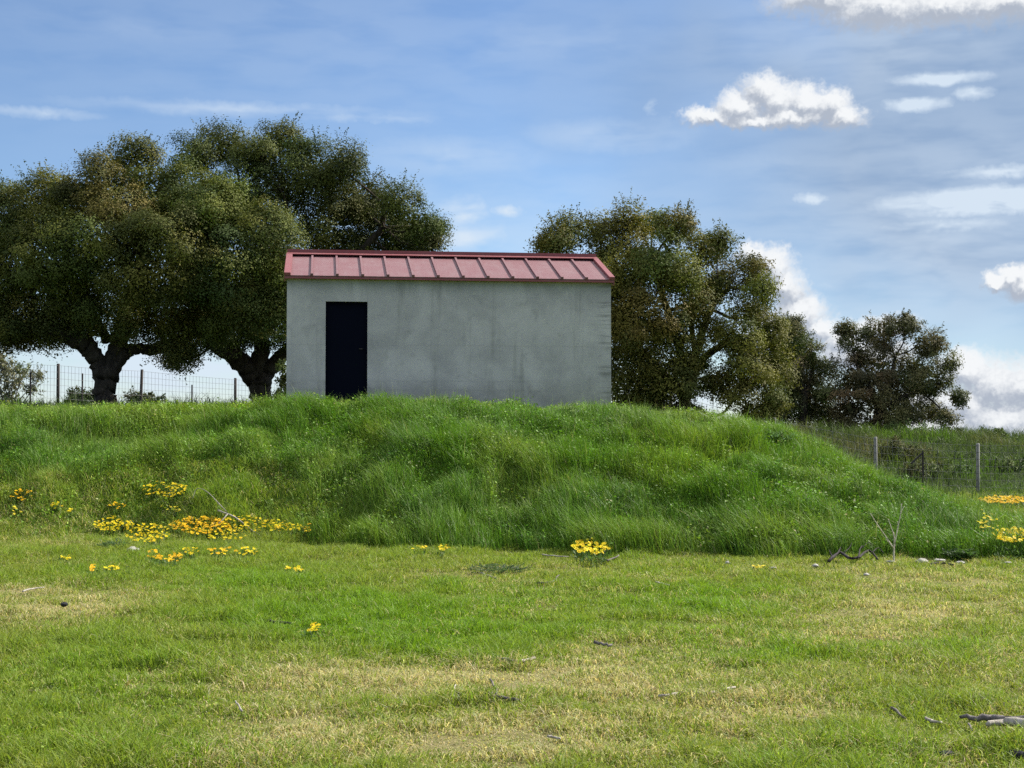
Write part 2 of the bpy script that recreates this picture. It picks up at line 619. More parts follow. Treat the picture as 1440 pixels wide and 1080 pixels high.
xs = np.unique(np.concatenate([np.arange(-17, 19.01, 0.11), np.linspace(-17, -60, 30), np.linspace(19, 60, 30),
                               np.array([-2500, -1000, -400, -200, -120, 120, 200, 400, 1000, 2500])]))
ys = np.unique(np.concatenate([np.array([-600, -200, -60, -20, -8, -3, 0]), np.arange(1, 5, 0.5), np.arange(5, 22, 0.09), np.arange(22, 60, 0.16),
                               np.linspace(60, 100, 30), np.array([130, 180, 260, 400, 700, 1200, 2500])]))
GXX, GYY = np.meshgrid(xs, ys)
gx, gy = GXX.ravel(), GYY.ravel()
gz = terr(gx, gy)
d, l = turf(gx, gy)
sl = sst(mound_s(gx, gy), -0.02, 0.03) * (np.interp(gx, HX, HZ) > 0.03)
c = mixv(mixv(GREEN * 0.36 + DRY * 0.10, LUSH * 0.40, l), DRY * 0.60, d)
c = mixv(c, SLOPE * 0.55 + np.array([0.012, 0.008, 0.0]), sl)
c = mixv(c, BANK * 0.6, sst(gy, 36, 42))
g = MB()
nx, ny = len(xs), len(ys)
ii = (np.arange(ny - 1)[:, None] * nx + np.arange(nx - 1)[None, :]).ravel()
g.add(np.stack([gx, gy, gz], 1), np.stack([ii, ii + 1, ii + nx + 1, ii + nx], 1), np.full(len(ii), 4), c)
tag(g.build("ground", M_soil, smooth=True), "grassy earth rising into a mound under the concrete hut", "ground", kind="structure")


def leaf_quads(mb, pos, nrm, size, col):
    n = len(pos)
    a = rng.normal(0, 1, (n, 3))
    nrm = nrm / (np.linalg.norm(nrm, axis=1)[:, None] + 1e-9)
    a -= nrm * (a * nrm).sum(1)[:, None]
    a /= np.linalg.norm(a, axis=1)[:, None] + 1e-9
    b = np.cross(nrm, a)
    L = size[:, None] * a
    Wd = size[:, None] * 0.30 * b
    V = np.empty((n, 4, 3), np.float32)
    V[:, 0] = pos - L * 0.5
    V[:, 1] = pos + Wd + nrm * size[:, None] * 0.08
    V[:, 2] = pos + L * 0.5
    V[:, 3] = pos - Wd + nrm * size[:, None] * 0.08
    mb.add(V.reshape(-1, 3), np.arange(4 * n), np.full(n, 4), np.repeat(col, 4, 0).astype(np.float32))


# ------------------------------------------------------------------ grass
def blades(mb, x, y, h, w, lean, ang, col, tipcol=None, face=None):
    """curved three-sided blades; arrays of one value each"""
    n = len(x)
    z = terr(x, y) - 0.004
    f = rng.uniform(0, 2 * math.pi, n) if face is None else face
    sx, sy = np.cos(f) * w / 2, np.sin(f) * w / 2
    lx, ly = np.cos(ang) * lean * h, np.sin(ang) * lean * h
    V = np.empty((n, 5, 3), np.float32)
    V[:, 0] = np.stack([x - sx, y - sy, z], 1)
    V[:, 1] = np.stack([x + sx, y + sy, z], 1)
    mx, my, mz = x + lx * 0.33, y + ly * 0.33, z + h * 0.6
    V[:, 2] = np.stack([mx - sx * 0.75, my - sy * 0.75, mz], 1)
    V[:, 3] = np.stack([mx + sx * 0.75, my + sy * 0.75, mz], 1)
    V[:, 4] = np.stack([x + lx, y + ly, z + h * np.sqrt(np.clip(1 - 0.35 * lean ** 2, 0.12, 1))], 1)
    b = np.arange(n)[:, None] * 5
    L = (b + np.array([[0, 1, 3, 2, 2, 3, 4]])).ravel()
    C = np.repeat(col[:, None, :], 5, 1)
    if tipcol is not None:
        C[:, 4] = tipcol
    mb.add(V.reshape(-1, 3), L, np.tile([4, 3], n), C.reshape(-1, 3).astype(np.float32))


def scatter(n, y0, y1, margin=1.6, k=0.375, power=1.0):
    """points spread evenly over the wedge of ground in view and a little to each side"""
    a = rng.uniform(0, 1, n)
    yy = y0 + (y1 - y0) * a ** power if power != 1 else np.sqrt(y0 ** 2 + (y1 ** 2 - y0 ** 2) * a)
    xx = rng.uniform(-1, 1, n) * (k * yy + margin)
    return xx, yy


def jit(n, s):
    return rng.normal(0, s, n)


# short turf: dense near the camera, thinning with distance
x1, y1 = scatter(800000, 5.6, 26, power=1.25)
s1 = mound_s(x1, y1)
keep = ~((s1 > 0.02) & (np.interp(x1, HX, HZ) > 0.05)) | ((x1 < -2.5) & (s1 < 0.5))
x1, y1 = x1[keep], y1[keep]
xr = rng.uniform(8.5, 20, 60000)
yr = rng.uniform(20, 44, 60000)
kr = (mound_s(xr, yr) < 0.02) | (np.interp(xr, HX, HZ) < 0.05)
x1, y1 = np.concatenate([x1, xr[kr]]), np.concatenate([y1, yr[kr]])
d, l = turf(x1, y1)
tuft = fbm(x1, y1, 0.28, 51, 3)
n = len(x1)
clump = np.clip(fbm(x1, y1, 0.75, 53, 3) * 2.6 - 0.95, 0, 1.2)
h = (0.020 + 0.062 * sst(tuft, 0.42, 0.66) + 0.070 * clump + 0.02 * l) * (1 - 0.35 * d) * rng.uniform(0.6, 1.35, n)
h = h + 0.10 * sst(-x1, 2.5, 4.5) * sst(y1, 19, 23) * rng.uniform(0.2, 1, n)
isdry = rng.uniform(0, 1, n) < np.clip(0.10 + 0.95 * d - 0.15 * clump, 0.03, 0.9)
c = mixv(GREEN, LUSH, np.clip(l + 1.1 * (fbm(x1, y1, 1.6, 57, 3) - 0.55) + 0.35 * clump, 0, 1))
c = np.where(isdry[:, None], mixv(DRY, STRAW, rng.uniform(0, 1, n) ** 2), c)
c = np.clip(c * (1 + jit(n, 0.16))[:, None] * (1 + np.stack([jit(n, 0.08), jit(n, 0.03), jit(n, 0.1)], 1)), 0.005, 0.8)
lean = np.clip(rng.uniform(0.25, 1.15, n) + 0.5 * isdry, 0, 1.55)
g = MB()
blades(g, x1, y1, h * np.where(isdry, 0.9, 1), rng.uniform(0.004, 0.0075, n) * (1 + y1 / 40), lean, rng.uniform(0, 6.283, n), c)
k = rng.choice(n, 90000, replace=False)
k = k[~isdry[k]]
pz = terr(x1[k], y1[k]) + h[k] * rng.uniform(0.2, 1.0, len(k))
lq = rng.normal(0, 0.5, (len(k), 3)) + np.array([0, 0, 1.0])
leaf_quads(g, np.stack([x1[k], y1[k], pz], 1), lq, rng.uniform(0.012, 0.028, len(k)), np.clip(c[k] * rng.uniform(0.8, 1.25, (len(k), 1)), 0, 0.7))
tag(g.build("short_grass", M_grass), "short patchy green and straw coloured turf on the flat ground", "grass", kind="stuff")

# long grass over the mound, crest and plateau
x2, y2 = scatter(520000, 18, 33.2, margin=2.0)
s2 = mound_s(x2, y2)
hh = np.interp(x2, HX, HZ)
rag = 0.05 * (fbm(x2, y2, 0.5, 61, 3) - 0.5)
keep = (s2 > 0.0 + rag) & ((hh > 0.05))
keep &= ~((y2 > 31.95 + 0.128 * (x2 + 4.85)) & (x2 > -4.9) & (x2 < 2.3))
thin = np.where(x2 < -3.0, sst(s2, -0.02, 0.5), sst(s2, -0.03, 0.05))
keep &= rng.uniform(0, 1, len(x2)) < thin
x2, y2, s2, hh = x2[keep], y2[keep], s2[keep], hh[keep]
n = len(x2)
big = fbm(x2, y2, 1.5, 71, 3)
mid = fbm(x2, y2, 0.55, 73, 3)
h = 0.06 + 0.17 * np.clip(big * 2.2 - 0.7, 0, 1) + 0.24 * sst(mid, 0.42, 0.60)
foot = np.exp(-((s2 - 0.07) / 0.09) ** 2) * sst(x2, -3.6, -1.6)
h = h + 0.20 * foot * (0.5 + mid)
leftfoot = sst(-x2, 3.0, 4.2) * (1 - sst(s2, 0.2, 0.62))
h = h * (1 - 0.66 * leftfoot)
h = h + 0.16 * np.exp(-(((x2 + 6.3) / 1.0) ** 2 + ((y2 - 26.0) / 1.0) ** 2))
h = h * (1 - 0.50 * sst(s2, 0.85, 1.08)) * rng.uniform(0.55, 1.3, n)
h = np.minimum(h, 0.5)
t = fbm(x2, y2, 0.9, 81, 3)
c = mixv(SLOPE, SLOPE2, np.clip(t * 2.4 - 0.9, 0, 1))
t3 = fbm(x2, y2, 1.2, 87, 3)
c = mixv(c, SLOPE3, np.clip((t3 * 2.6 - 1.1) + 0.55 * leftfoot + 0.75 * sst(s2, 0.85, 1.1), 0, 1) * 0.85)
pale = rng.uniform(0, 1, n) < 0.022
c = np.where(pale[:, None], np.array([0.26, 0.27, 0.12]), c)
c = np.clip(c * (1 + jit(n, 0.24))[:, None] * (1 + np.stack([jit(n, 0.1), jit(n, 0.03), jit(n, 0.1)], 1)), 0.004, 0.8)
flow = 6.283 * fbm(x2, y2, 2.4, 91, 2)
ang = np.where(rng.uniform(0, 1, n) < 0.6, flow + jit(n, 0.5), rng.uniform(0, 6.283, n))
lean = np.clip(rng.uniform(0.1, 0.95, n), 0, 1.2)
g = MB()
blades(g, x2, y2, h, rng.uniform(0.006, 0.011, n), lean, ang, c)
# seed heads that stick out above the rest
k = rng.choice(n, 5200, replace=False)
cs = np.tile(np.array([0.30, 0.33, 0.17]), (len(k), 1)) * (1 + jit(len(k), 0.15))[:, None]
blades(g, x2[k], y2[k], h[k] * 1.25 + 0.07, np.full(len(k), 0.008), rng.uniform(0, 0.35, len(k)), rng.uniform(0, 6.283, len(k)), c[k] * 1.2, cs)
k = rng.choice(n, 110000, replace=False)
k = k[fbm(x2[k], y2[k], 0.7, 95, 3) > 0.42]
pz = terr(x2[k], y2[k]) + np.minimum(h[k], 0.3) * rng.uniform(0.5, 1.05, len(k)) + 0.02
lq = rng.normal(0, 0.55, (len(k), 3)) + np.array([0, 0, 1.0])
leaf_quads(g, np.stack([x2[k], y2[k], pz], 1), lq, rng.uniform(0.03, 0.065, len(k)), np.clip(c[k] * rng.uniform(0.85, 1.35, (len(k), 1)), 0, 0.7))
tag(g.build("long_grass", M_long), "long lush green grass covering the mound in front of the hut", "grass", kind="stuff")

# rough grass behind: plateau, right-hand nose of the mound and the far bank
x3 = rng.uniform(-22, 27, 190000)
y3 = rng.uniform(33, 62, 190000)
keep = (np.abs(x3) < 0.40 * y3 + 2) & ~((y3 < 36.6) & (x3 > -5.6) & (x3 < 2.4))
keep &= (x3 > 4) | (rng.uniform(0, 1, len(x3)) < 0.35)
keep &= ~((x3 > 9.5) & (y3 < 42) & (rng.uniform(0, 1, len(x3)) < 0.8))
x3, y3 = x3[keep], y3[keep]
n = len(x3)
t = fbm(x3, y3, 1.3, 101, 3)
onbank = sst(y3, 43, 46)
h = (0.12 + 0.40 * np.clip(t * 2 - 0.6, 0, 1) * onbank + 0.06) * rng.uniform(0.6, 1.4, n)
c = mixv(np.tile(BANK, (n, 1)), BANK2, np.clip(fbm(x3, y3, 2.2, 103, 3) * 3 - 1.45, 0, 1))
c = mixv(c, SLOPE * 0.75, np.clip(fbm(x3, y3, 1.8, 107, 3) * 3 - 1.4, 0, 1) * 0.8)
c = np.clip(c * (1 + jit(n, 0.2))[:, None], 0.004, 0.6)
g = MB()
blades(g, x3, y3, h, rng.uniform(0.012, 0.026, n), rng.uniform(0.1, 1.1, n), rng.uniform(0, 6.283, n), c)
tag(g.build("rough_grass", M_grass), "rough olive green grass and herbs on the bank beyond the wire fence", "grass", kind="stuff")

# ------------------------------------------------------------------ the hut
HL, HD = 7.115, 4.1             # length and depth
HROT = R(7.3)
HX0, HY0 = at(403, 500, 32.0)[:2]
Z0, ZE = 1.4, 5.10             # wall foot (in the ground) and eaves
RISE = 0.67
DX0, DX1, DZT = 0.832, 1.735, 4.545


def plaster():
    m, t, b, out = mat("grey cement render")
    tcn = nd(t, 'ShaderNodeTexCoord')
    P = tcn.outputs['Object']
    sp = nd(t, 'ShaderNodeSeparateXYZ')
    t.links.new(P, sp.inputs[0])
    big = noise(t, P, 0.9, 5.0, 0.6, 0.4)
    clo = noise(t, P, 3.2, 6.0, 0.65, 0.6)
    fin = noise(t, P, 38.0, 4.0, 0.7)
    vert = noise(t, vmath(t, 'MULTIPLY', P, (2.6, 2.6, 0.22)), 1.0, 5.0, 0.65)      # streaks that ran down
    horz = noise(t, vmath(t, 'MULTIPLY', P, (0.55, 0.55, 7.0)), 1.0, 4.0, 0.6)      # trowel bands
    c = mixc(t, ramp01(t, big, 0.30, 0.72), (0.345, 0.335, 0.335, 1), (0.510, 0.492, 0.480, 1))
    c = mixc(t, mth(t, 'MULTIPLY', ramp01(t, vert, 0.52, 0.74), 0.55), c, (0.155, 0.155, 0.145, 1))
    c = mixc(t, mth(t, 'MULTIPLY', ramp01(t, clo, 0.52, 0.78), 0.45), c, (0.19, 0.19, 0.18, 1))
    c = mixc(t, mth(t, 'MULTIPLY', ramp01(t, horz, 0.48, 0.75), 0.30), c, (0.43, 0.425, 0.39, 1))
    # lift lines between render coats
    zz = mth(t, 'ADD', sp.outputs[2], mth(t, 'MULTIPLY', clo, 0.10))
    for zc, wd, am in ((3.60, 0.022, .16), (2.82, 0.04, .12), (2.62, 0.05, .15)):
        ln = mth(t, 'SUBTRACT', 1.0, ramp01(t, mth(t, 'ABSOLUTE', mth(t, 'SUBTRACT', zz, zc + 0.05)), 0.0, wd))
        c = mixc(t, mth(t, 'MULTIPLY', mth(t, 'MULTIPLY', ln, am), ramp01(t, big, 0.35, 0.6)), c, (0.13, 0.125, 0.115, 1))
    # ragged dark rungs near the right-hand corner
    rung = noise(t, vmath(t, 'MULTIPLY', P, (0.8, 0.8, 14.0)), 1.0, 3.0, 0.6)
    near = mth(t, 'SUBTRACT', 1.0, ramp01(t, mth(t, 'SUBTRACT', HL - 0.06, sp.outputs[0]), 0.05, 0.34))
    c = mixc(t, mth(t, 'MULTIPLY', mth(t, 'MULTIPLY', near, ramp01(t, rung, 0.50, 0.62)), 0.5), c, (0.12, 0.12, 0.11, 1))
    # damp, mossy foot and a darker band below the eaves
    damp = mth(t, 'SUBTRACT', 1.0, ramp01(t, mth(t, 'ADD', sp.outputs[2], mth(t, 'MULTIPLY', clo, -0.5)), 2.05, 2.75))
    c = mixc(t, mth(t, 'MULTIPLY', damp, 0.45), c, (0.20, 0.19, 0.15, 1))
    eave_band = ramp01(t, mth(t, 'ADD', sp.outputs[2], mth(t, 'MULTIPLY', vert, 0.5)), 4.92, 5.36)
    c = mixc(t, mth(t, 'MULTIPLY', eave_band, 0.35), c, (0.15, 0.16, 0.13, 1))
    c = mixc(t, mth(t, 'MULTIPLY', fin, 0.08), c, (0.16, 0.16, 0.15, 1))
    t.links.new(c, b.inputs['Base Color'])
    b.inputs['Roughness'].default_value = 0.92
    b.inputs['Specular IOR Level'].default_value = 0.2
    bp = nd(t, 'ShaderNodeBump')
    bp.inputs['Strength'].default_value = 0.35
    bp.inputs['Distance'].default_value = 0.008
    t.links.new(mth(t, 'ADD', mth(t, 'MULTIPLY', fin, 0.4), clo), bp.inputs['Height'])
    t.links.new(bp.outputs[0], b.inputs['Normal'])
    return m


def painted(name, col, dirt, rough=0.45, amt=0.4):
    m, t, b, out = mat(name)
    tcn = nd(t, 'ShaderNodeTexCoord')
    P = tcn.outputs['Object']
    n = noise(t, P, 2.3, 6.0, 0.65, 0.5)
    s = noise(t, vmath(t, 'MULTIPLY', P, (9, 1.2, 1.2)), 1.0, 5.0, 0.6)
    f = mth(t, 'MULTIPLY', ramp01(t, mth(t, 'ADD', mth(t, 'MULTIPLY', n, 0.6), mth(t, 'MULTIPLY', s, 0.4)), 0.38, 0.68), amt)
    t.links.new(mixc(t, f, (*col, 1), (*dirt, 1)), b.inputs['Base Color'])
    setv(t, b.inputs['Roughness'], mth(t, 'MULTIPLY_ADD', n, 0.3, rough - 0.1))
    b.inputs['Specular IOR Level'].default_value = 0.4
    return m


M_wall = plaster()
M_roof = painted("red sheet metal", (0.165, 0.066, 0.072), (0.185, 0.105, 0.11), 0.55, 0.9)
M_trim = painted("red folded trim", (0.20, 0.050, 0.055), (0.21, 0.085, 0.085), 0.55, 0.7)
M_door = painted("navy steel", (0.0012, 0.0022, 0.008), (0.0018, 0.003, 0.009), 0.7, 0.6)
M_door.node_tree.nodes['Principled BSDF'].inputs['Specular IOR Level'].default_value = 0.06
M_steel = painted("galvanised steel", (0.32, 0.33, 0.34), (0.22, 0.22, 0.22), 0.5, 0.5)
M_iron = painted("rusty dark iron", (0.030, 0.026, 0.028), (0.055, 0.035, 0.025), 0.7, 0.5)
M_post = painted("weathered concrete", (0.24, 0.235, 0.22), (0.15, 0.145, 0.135), 0.9, 0.7)
M_wire = painted("fence wire", (0.13, 0.13, 0.14), (0.10, 0.08, 0.07), 0.5, 0.5)

hut = tag(empty("concrete_hut", (HX0, HY0, 0), HROT),
          "small grey cement hut with red metal gable roof on top of the mound", "hut")
m = MB()
X = [0, DX0, DX1, HL]
Z = [Z0, DZT, ZE]
V, fs = [], []
for zz in Z:
    for xx in X:
        V.append((xx, 0, zz))
for r in range(2):
    for q in range(3):
        if r == 0 and q == 1:
            continue
        a = r * 4 + q
        fs.append((a, a + 1, a + 5, a + 4))
RV = 0.13
V += [(DX0, RV, Z0), (DX1, RV, Z0), (DX1, RV, DZT), (DX0, RV, DZT)]          # 12..15 reveal
fs += [(1, 5, 15, 12), (5, 6, 14, 15), (6, 2, 13, 14)]
V += [(0, HD, Z0), (HL, HD, Z0), (HL, HD, ZE), (0, HD, ZE)]                  # 16..19 back
V += [(0, HD / 2, ZE + RISE - 0.01), (HL, HD / 2, ZE + RISE - 0.01)]         # 20, 21 gable tips
fs += [(17, 16, 19, 18), (16, 0, 4, 8, 20, 19), (3, 17, 18, 21, 11, 7)]
m.faces(V, fs)
m.build("wall", M_wall, hut)
dr = MB()
dr.box((DX0 + 0.002, 0.095, 2.0), (DX1 - 0.002, 0.125, DZT - 0.002))
dr.box((DX0 + 0.002, 0.075, 2.0), (DX0 + 0.045, 0.0948, DZT - 0.002))
dr.box((DX1 - 0.045, 0.075, 2.0), (DX1 - 0.002, 0.0948, DZT - 0.002))
dr.box((DX0 + 0.0452, 0.075, DZT - 0.045), (DX1 - 0.0452, 0.0948, DZT - 0.002))
dro = dr.build("door", M_door, hut)
hd = MB()
hd.tube([(DX1 - 0.10, 0.094, 3.52), (DX1 - 0.10, 0.055, 3.52), (DX1 - 0.18, 0.052, 3.52)], 0.010, 6)
hd.build("handle", M_iron, dro, smooth=True)

# roof in the hut's own axes: u along the ridge, s down the slope from the ridge
EO, SO, TH = 0.13, 0.045, 0.03
hyp = math.hypot(HD / 2, RISE)
cs_, sn_ = (HD / 2) / hyp, RISE / hyp
SLEN = hyp + EO


def slope_box(mb, u0, u1, s0, s1, n0, n1, side=1):
    """a bar lying on one roof slope: s metres down from the ridge, n metres proud of it"""
    def pt(u, s, nn):
        yy = s * cs_ - nn * sn_
        zz = ZE + RISE - s * sn_ + nn * cs_
        return (u, HD / 2 - yy - 2 * nn * sn_ if side > 0 else HD / 2 + yy + 2 * nn * sn_, zz)
    V = [pt(u0, s1, n0), pt(u1, s1, n0), pt(u1, s0, n0), pt(u0, s0, n0), pt(u0, s1, n1), pt(u1, s1, n1), pt(u1, s0, n1), pt(u0, s0, n1)]
    if side < 0:
        V = [V[i] for i in (1, 0, 3, 2, 5, 4, 7, 6)]
    mb.hexa(V)


NP = 13
VT = 0.17                       # verge trim
pitch_u = (HL + 2 * SO - 0.10) / NP
roof = None
m = MB()
for sd in (1, -1):
    slope_box(m, -SO, HL + SO, 0.0, SLEN, 0.0, TH, sd)
    for k in range(1, NP):
        u = -SO + 0.03 + k * pitch_u
        slope_box(m, u - 0.022, u + 0.022, 0.17, SLEN + 0.006, TH - 0.004, TH + 0.040, sd)
        slope_box(m, u - 0.030, u + 0.030, SLEN - 0.035, SLEN + 0.010, TH - 0.004, TH + 0.048, sd)
roof = m.build("roof", M_roof, hut)
m = MB()
for sd in (1, -1):
    slope_box(m, -SO + 0.004, HL + SO - 0.004, 0.03, 0.22, TH + 0.048, TH + 0.066, sd)
zr = ZE + RISE + TH
m.box((-SO + 0.006, HD / 2 - 0.09, zr + 0.025), (HL + SO - 0.006, HD / 2 + 0.09, zr + 0.115))
m.build("ridge_cap", M_trim, roof)
for u0, u1 in ((-SO - 0.012, -SO + 0.125), (HL + SO - 0.105, HL + SO + 0.012)):
    m = MB()
    for sd in (1, -1):
        slope_box(m, u0, u1, 0.10, SLEN + 0.012, TH + 0.002, TH + 0.062, sd)
        ux = (u0, u0 + 0.02) if u0 < 0 else (u1 - 0.02, u1)
        slope_box(m, ux[0], ux[1], 0.10, SLEN + 0.010, -0.10, TH + 0.001, sd)
    m.build("verge_trim", M_trim, roof)
m = MB()
ye = HD / 2 - SLEN * cs_
ze = ZE + RISE - SLEN * sn_
m.box((-SO + 0.002, ye - 0.012, ze - 0.040), (HL + SO - 0.002, ye + 0.018, ze - 0.002))
m.build("eave_trim", M_trim, roof)


# ------------------------------------------------------------------ trees
def rdir(n):
    v = rng.normal(0, 1, (n, 3))
    return v / (np.linalg.norm(v, axis=1)[:, None] + 1e-9)


def crown(name, lobes, parent, cols, leaf=0.070, per=300, puff=0.60, cover=1.9, spr=0.7, origin=None, squash=0.85):
    """foliage: lobes -> tufts on the lobes' surface -> leaves; cols = list of leaf colours"""
    mb = MB()
    C = np.array([q[0] for q in lobes])
    Rr = np.array([q[1] for q in lobes])
    tips = []
    cols = np.array(cols)
    for i, (c0, r0) in enumerate(zip(C, Rr)):
        npf = max(5, int(cover * 4.0 * r0 * r0 / (puff * puff) * 1.1))
        dd = rdir(npf)
        rr = r0 * rng.uniform(0.55, 1.0, npf) - puff * 0.2
        pc = c0 + dd * rr[:, None] * np.array([1, 1, squash])
        dist = np.linalg.norm(pc[:, None] - C[None], axis=2) / Rr[None]
        dist[:, i] = 9
        ok = dist.min(1) > 0.70
        pc, dd = pc[ok], dd[ok]
        tone = rng.normal(0, 1, 3) * 0.06
        for p, o in zip(pc, dd):
            k = int(per * rng.uniform(0.6, 1.3))
            rp = puff * rng.uniform(0.65, 1.25)
            u = rdir(k)
            u = u + o * 0.35 + np.array([0, 0, 0.30])
            u /= np.linalg.norm(u, axis=1)[:, None]
            rad = rp * (1 + rng.normal(0, 0.12, k)) * rng.uniform(0, 1, k) ** 0.33
            pos = p + u * rad[:, None] * np.array([1, 1, 0.8])
            nr = u * 0.7 + o * 0.4 + np.array([0, 0, 0.35]) + rng.normal(0, 0.34, (k, 3))
            ci = cols[rng.integers(0, len(cols))] * (0.6 + 0.4 * cols[rng.integers(0, len(cols))].mean() / cols.mean())
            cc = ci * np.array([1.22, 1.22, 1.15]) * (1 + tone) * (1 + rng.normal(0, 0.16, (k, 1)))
            sz = leaf * rng.uniform(0.6, 1.35, k)
            if rng.uniform() < spr:     # a spray of twigs reaching outwards
                ks = int(rng.integers(2, 5))
                for _ in range(ks):
                    dv = o + np.array([0, 0, 0.5]) + rng.normal(0, 0.45, 3)
                    dv /= np.linalg.norm(dv)
                    kk = int(rng.integers(12, 20))
                    tt = np.linspace(0.6, rng.uniform(1.1, 1.4), kk) * rp
                    ps = p + dv * tt[:, None] + rng.normal(0, 0.022, (kk, 3))
                    pos = np.vstack([pos, ps])
                    nr = np.vstack([nr, rng.normal(0, 1, (kk, 3))])
                    cc = np.vstack([cc, np.tile(ci * (1 + tone) * 1.1, (kk, 1))])
                    sz = np.concatenate([sz, leaf * rng.uniform(0.6, 1.2, kk)])
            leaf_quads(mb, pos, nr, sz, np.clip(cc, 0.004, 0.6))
        tips.append(pc[rng.permutation(len(pc))[:6]] if len(pc) else np.zeros((0, 3)))
        # leafy core
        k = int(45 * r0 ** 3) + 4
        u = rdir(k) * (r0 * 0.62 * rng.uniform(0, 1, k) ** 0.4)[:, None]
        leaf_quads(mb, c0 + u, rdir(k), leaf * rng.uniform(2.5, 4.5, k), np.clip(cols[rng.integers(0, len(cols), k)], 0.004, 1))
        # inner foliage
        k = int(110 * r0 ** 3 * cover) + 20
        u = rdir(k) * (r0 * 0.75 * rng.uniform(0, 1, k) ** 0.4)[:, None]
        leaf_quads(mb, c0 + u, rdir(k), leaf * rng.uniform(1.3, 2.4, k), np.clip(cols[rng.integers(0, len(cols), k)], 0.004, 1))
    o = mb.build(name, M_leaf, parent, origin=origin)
    o.location = (0, 0, 0)
    return tips


def tree(name, label, D, limbs, lobes, cols, group=None, seed=0, depth=1.0, lob=1.0, **kw):
    """limbs: lists of (px, py, half width px, depth offset m); lobes: (px, py, radius px[, depth offset m])"""
    global rng
    rng = np.random.default_rng(100 + seed)
    sc = F / D
    p0 = at(limbs[0][0][0], limbs[0][0][1], D)
    base = np.array([p0[0], D, float(terr(p0[0], D)) - 0.05])
    root = tag(empty(name, base), label, "tree", group)
    mb = MB()
    samples = []
    for li, L in enumerate(limbs):
        P = np.array([np.append(at(a, b, D + dz), w / sc) for a, b, w, dz in L])
        if li == 0:
            foot = P[0].copy()
            foot[:3] = base
            foot[3] *= 1.25
            mid = P[0].copy()
            mid[2] = base[2] + 0.18 * (P[0][2] - base[2])
            mid[3] *= 1.15
            P = np.vstack([foot, mid, P]) if P[0][2] - base[2] > 0.25 else np.vstack([foot, P])
        S = spline(P, 6)
        S[:, 3] = np.maximum(S[:, 3], 0.012)
        S[1:, :3] += rng.normal(0, 1, (len(S) - 1, 3)) * S[1:, 3:4] * 0.10
        mb.tube(S[:, :3] - base, S[:, 3], 12, wob=0.10, seed=seed * 50 + li)
        samples.append(S[len(S) // 3:] if li == 0 else S)
    samples = np.vstack(samples)
    W_ = []
    for q in lobes:
        dz = q[3] if len(q) > 3 else rng.uniform(-1, 1) * depth
        W_.append((at(q[0], q[1], D + dz), q[2] / sc * (lob if q[2] > 24 else 1)))
    tips = crown("crown", [(c0 - base, r0) for c0, r0 in W_], root, cols, **kw)
    for (c0, r0), tp in zip(W_, tips):
        dd = np.linalg.norm(samples[:, :3] - c0, axis=1) + 0.5 * np.maximum(0, samples[:, 2] - c0[2])
        s = samples[np.argmin(dd)]
        a, b = s[:3], c0
        ln = np.linalg.norm(b - a)
        r_ = min(s[3] * 0.7, 0.025 + 0.022 * ln)
        mid = (a + b) / 2 + rng.normal(0, 0.12 * ln, 3) - np.array([0, 0, 0.06 * ln])
        S = spline(np.array([np.append(a, r_), np.append(mid, r_ * 0.7), np.append(b, r_ * 0.42)]), 5)
        mb.tube(S[:, :3] - base, S[:, 3], 7, wob=0.08, seed=seed)
        for t in tp:
            t = t + base
            md = (b + t) / 2 + rng.normal(0, 0.12, 3)
            mb.tube(np.array([b, md, t]) - base, [r_ * 0.38, r_ * 0.25, 0.008], 5, seed=seed)
    mb.build("trunk", M_bark, root, smooth=True)
    return root


OAK = [(0.082, 0.094, 0.022), (0.066, 0.080, 0.020), (0.104, 0.106, 0.024), (0.054, 0.068, 0.020), (0.118, 0.114, 0.027)]
OAKD = [(0.058, 0.072, 0.020), (0.074, 0.086, 0.022), (0.048, 0.062, 0.019), (0.092, 0.098, 0.026)]
OAKY = [(0.115, 0.114, 0.024), (0.090, 0.098, 0.023), (0.135, 0.126, 0.028), (0.070, 0.082, 0.021), (0.105, 0.096, 0.024)]
OAKB = [(0.100, 0.096, 0.040), (0.082, 0.086, 0.036), (0.125, 0.108, 0.050), (0.075, 0.080, 0.036)]

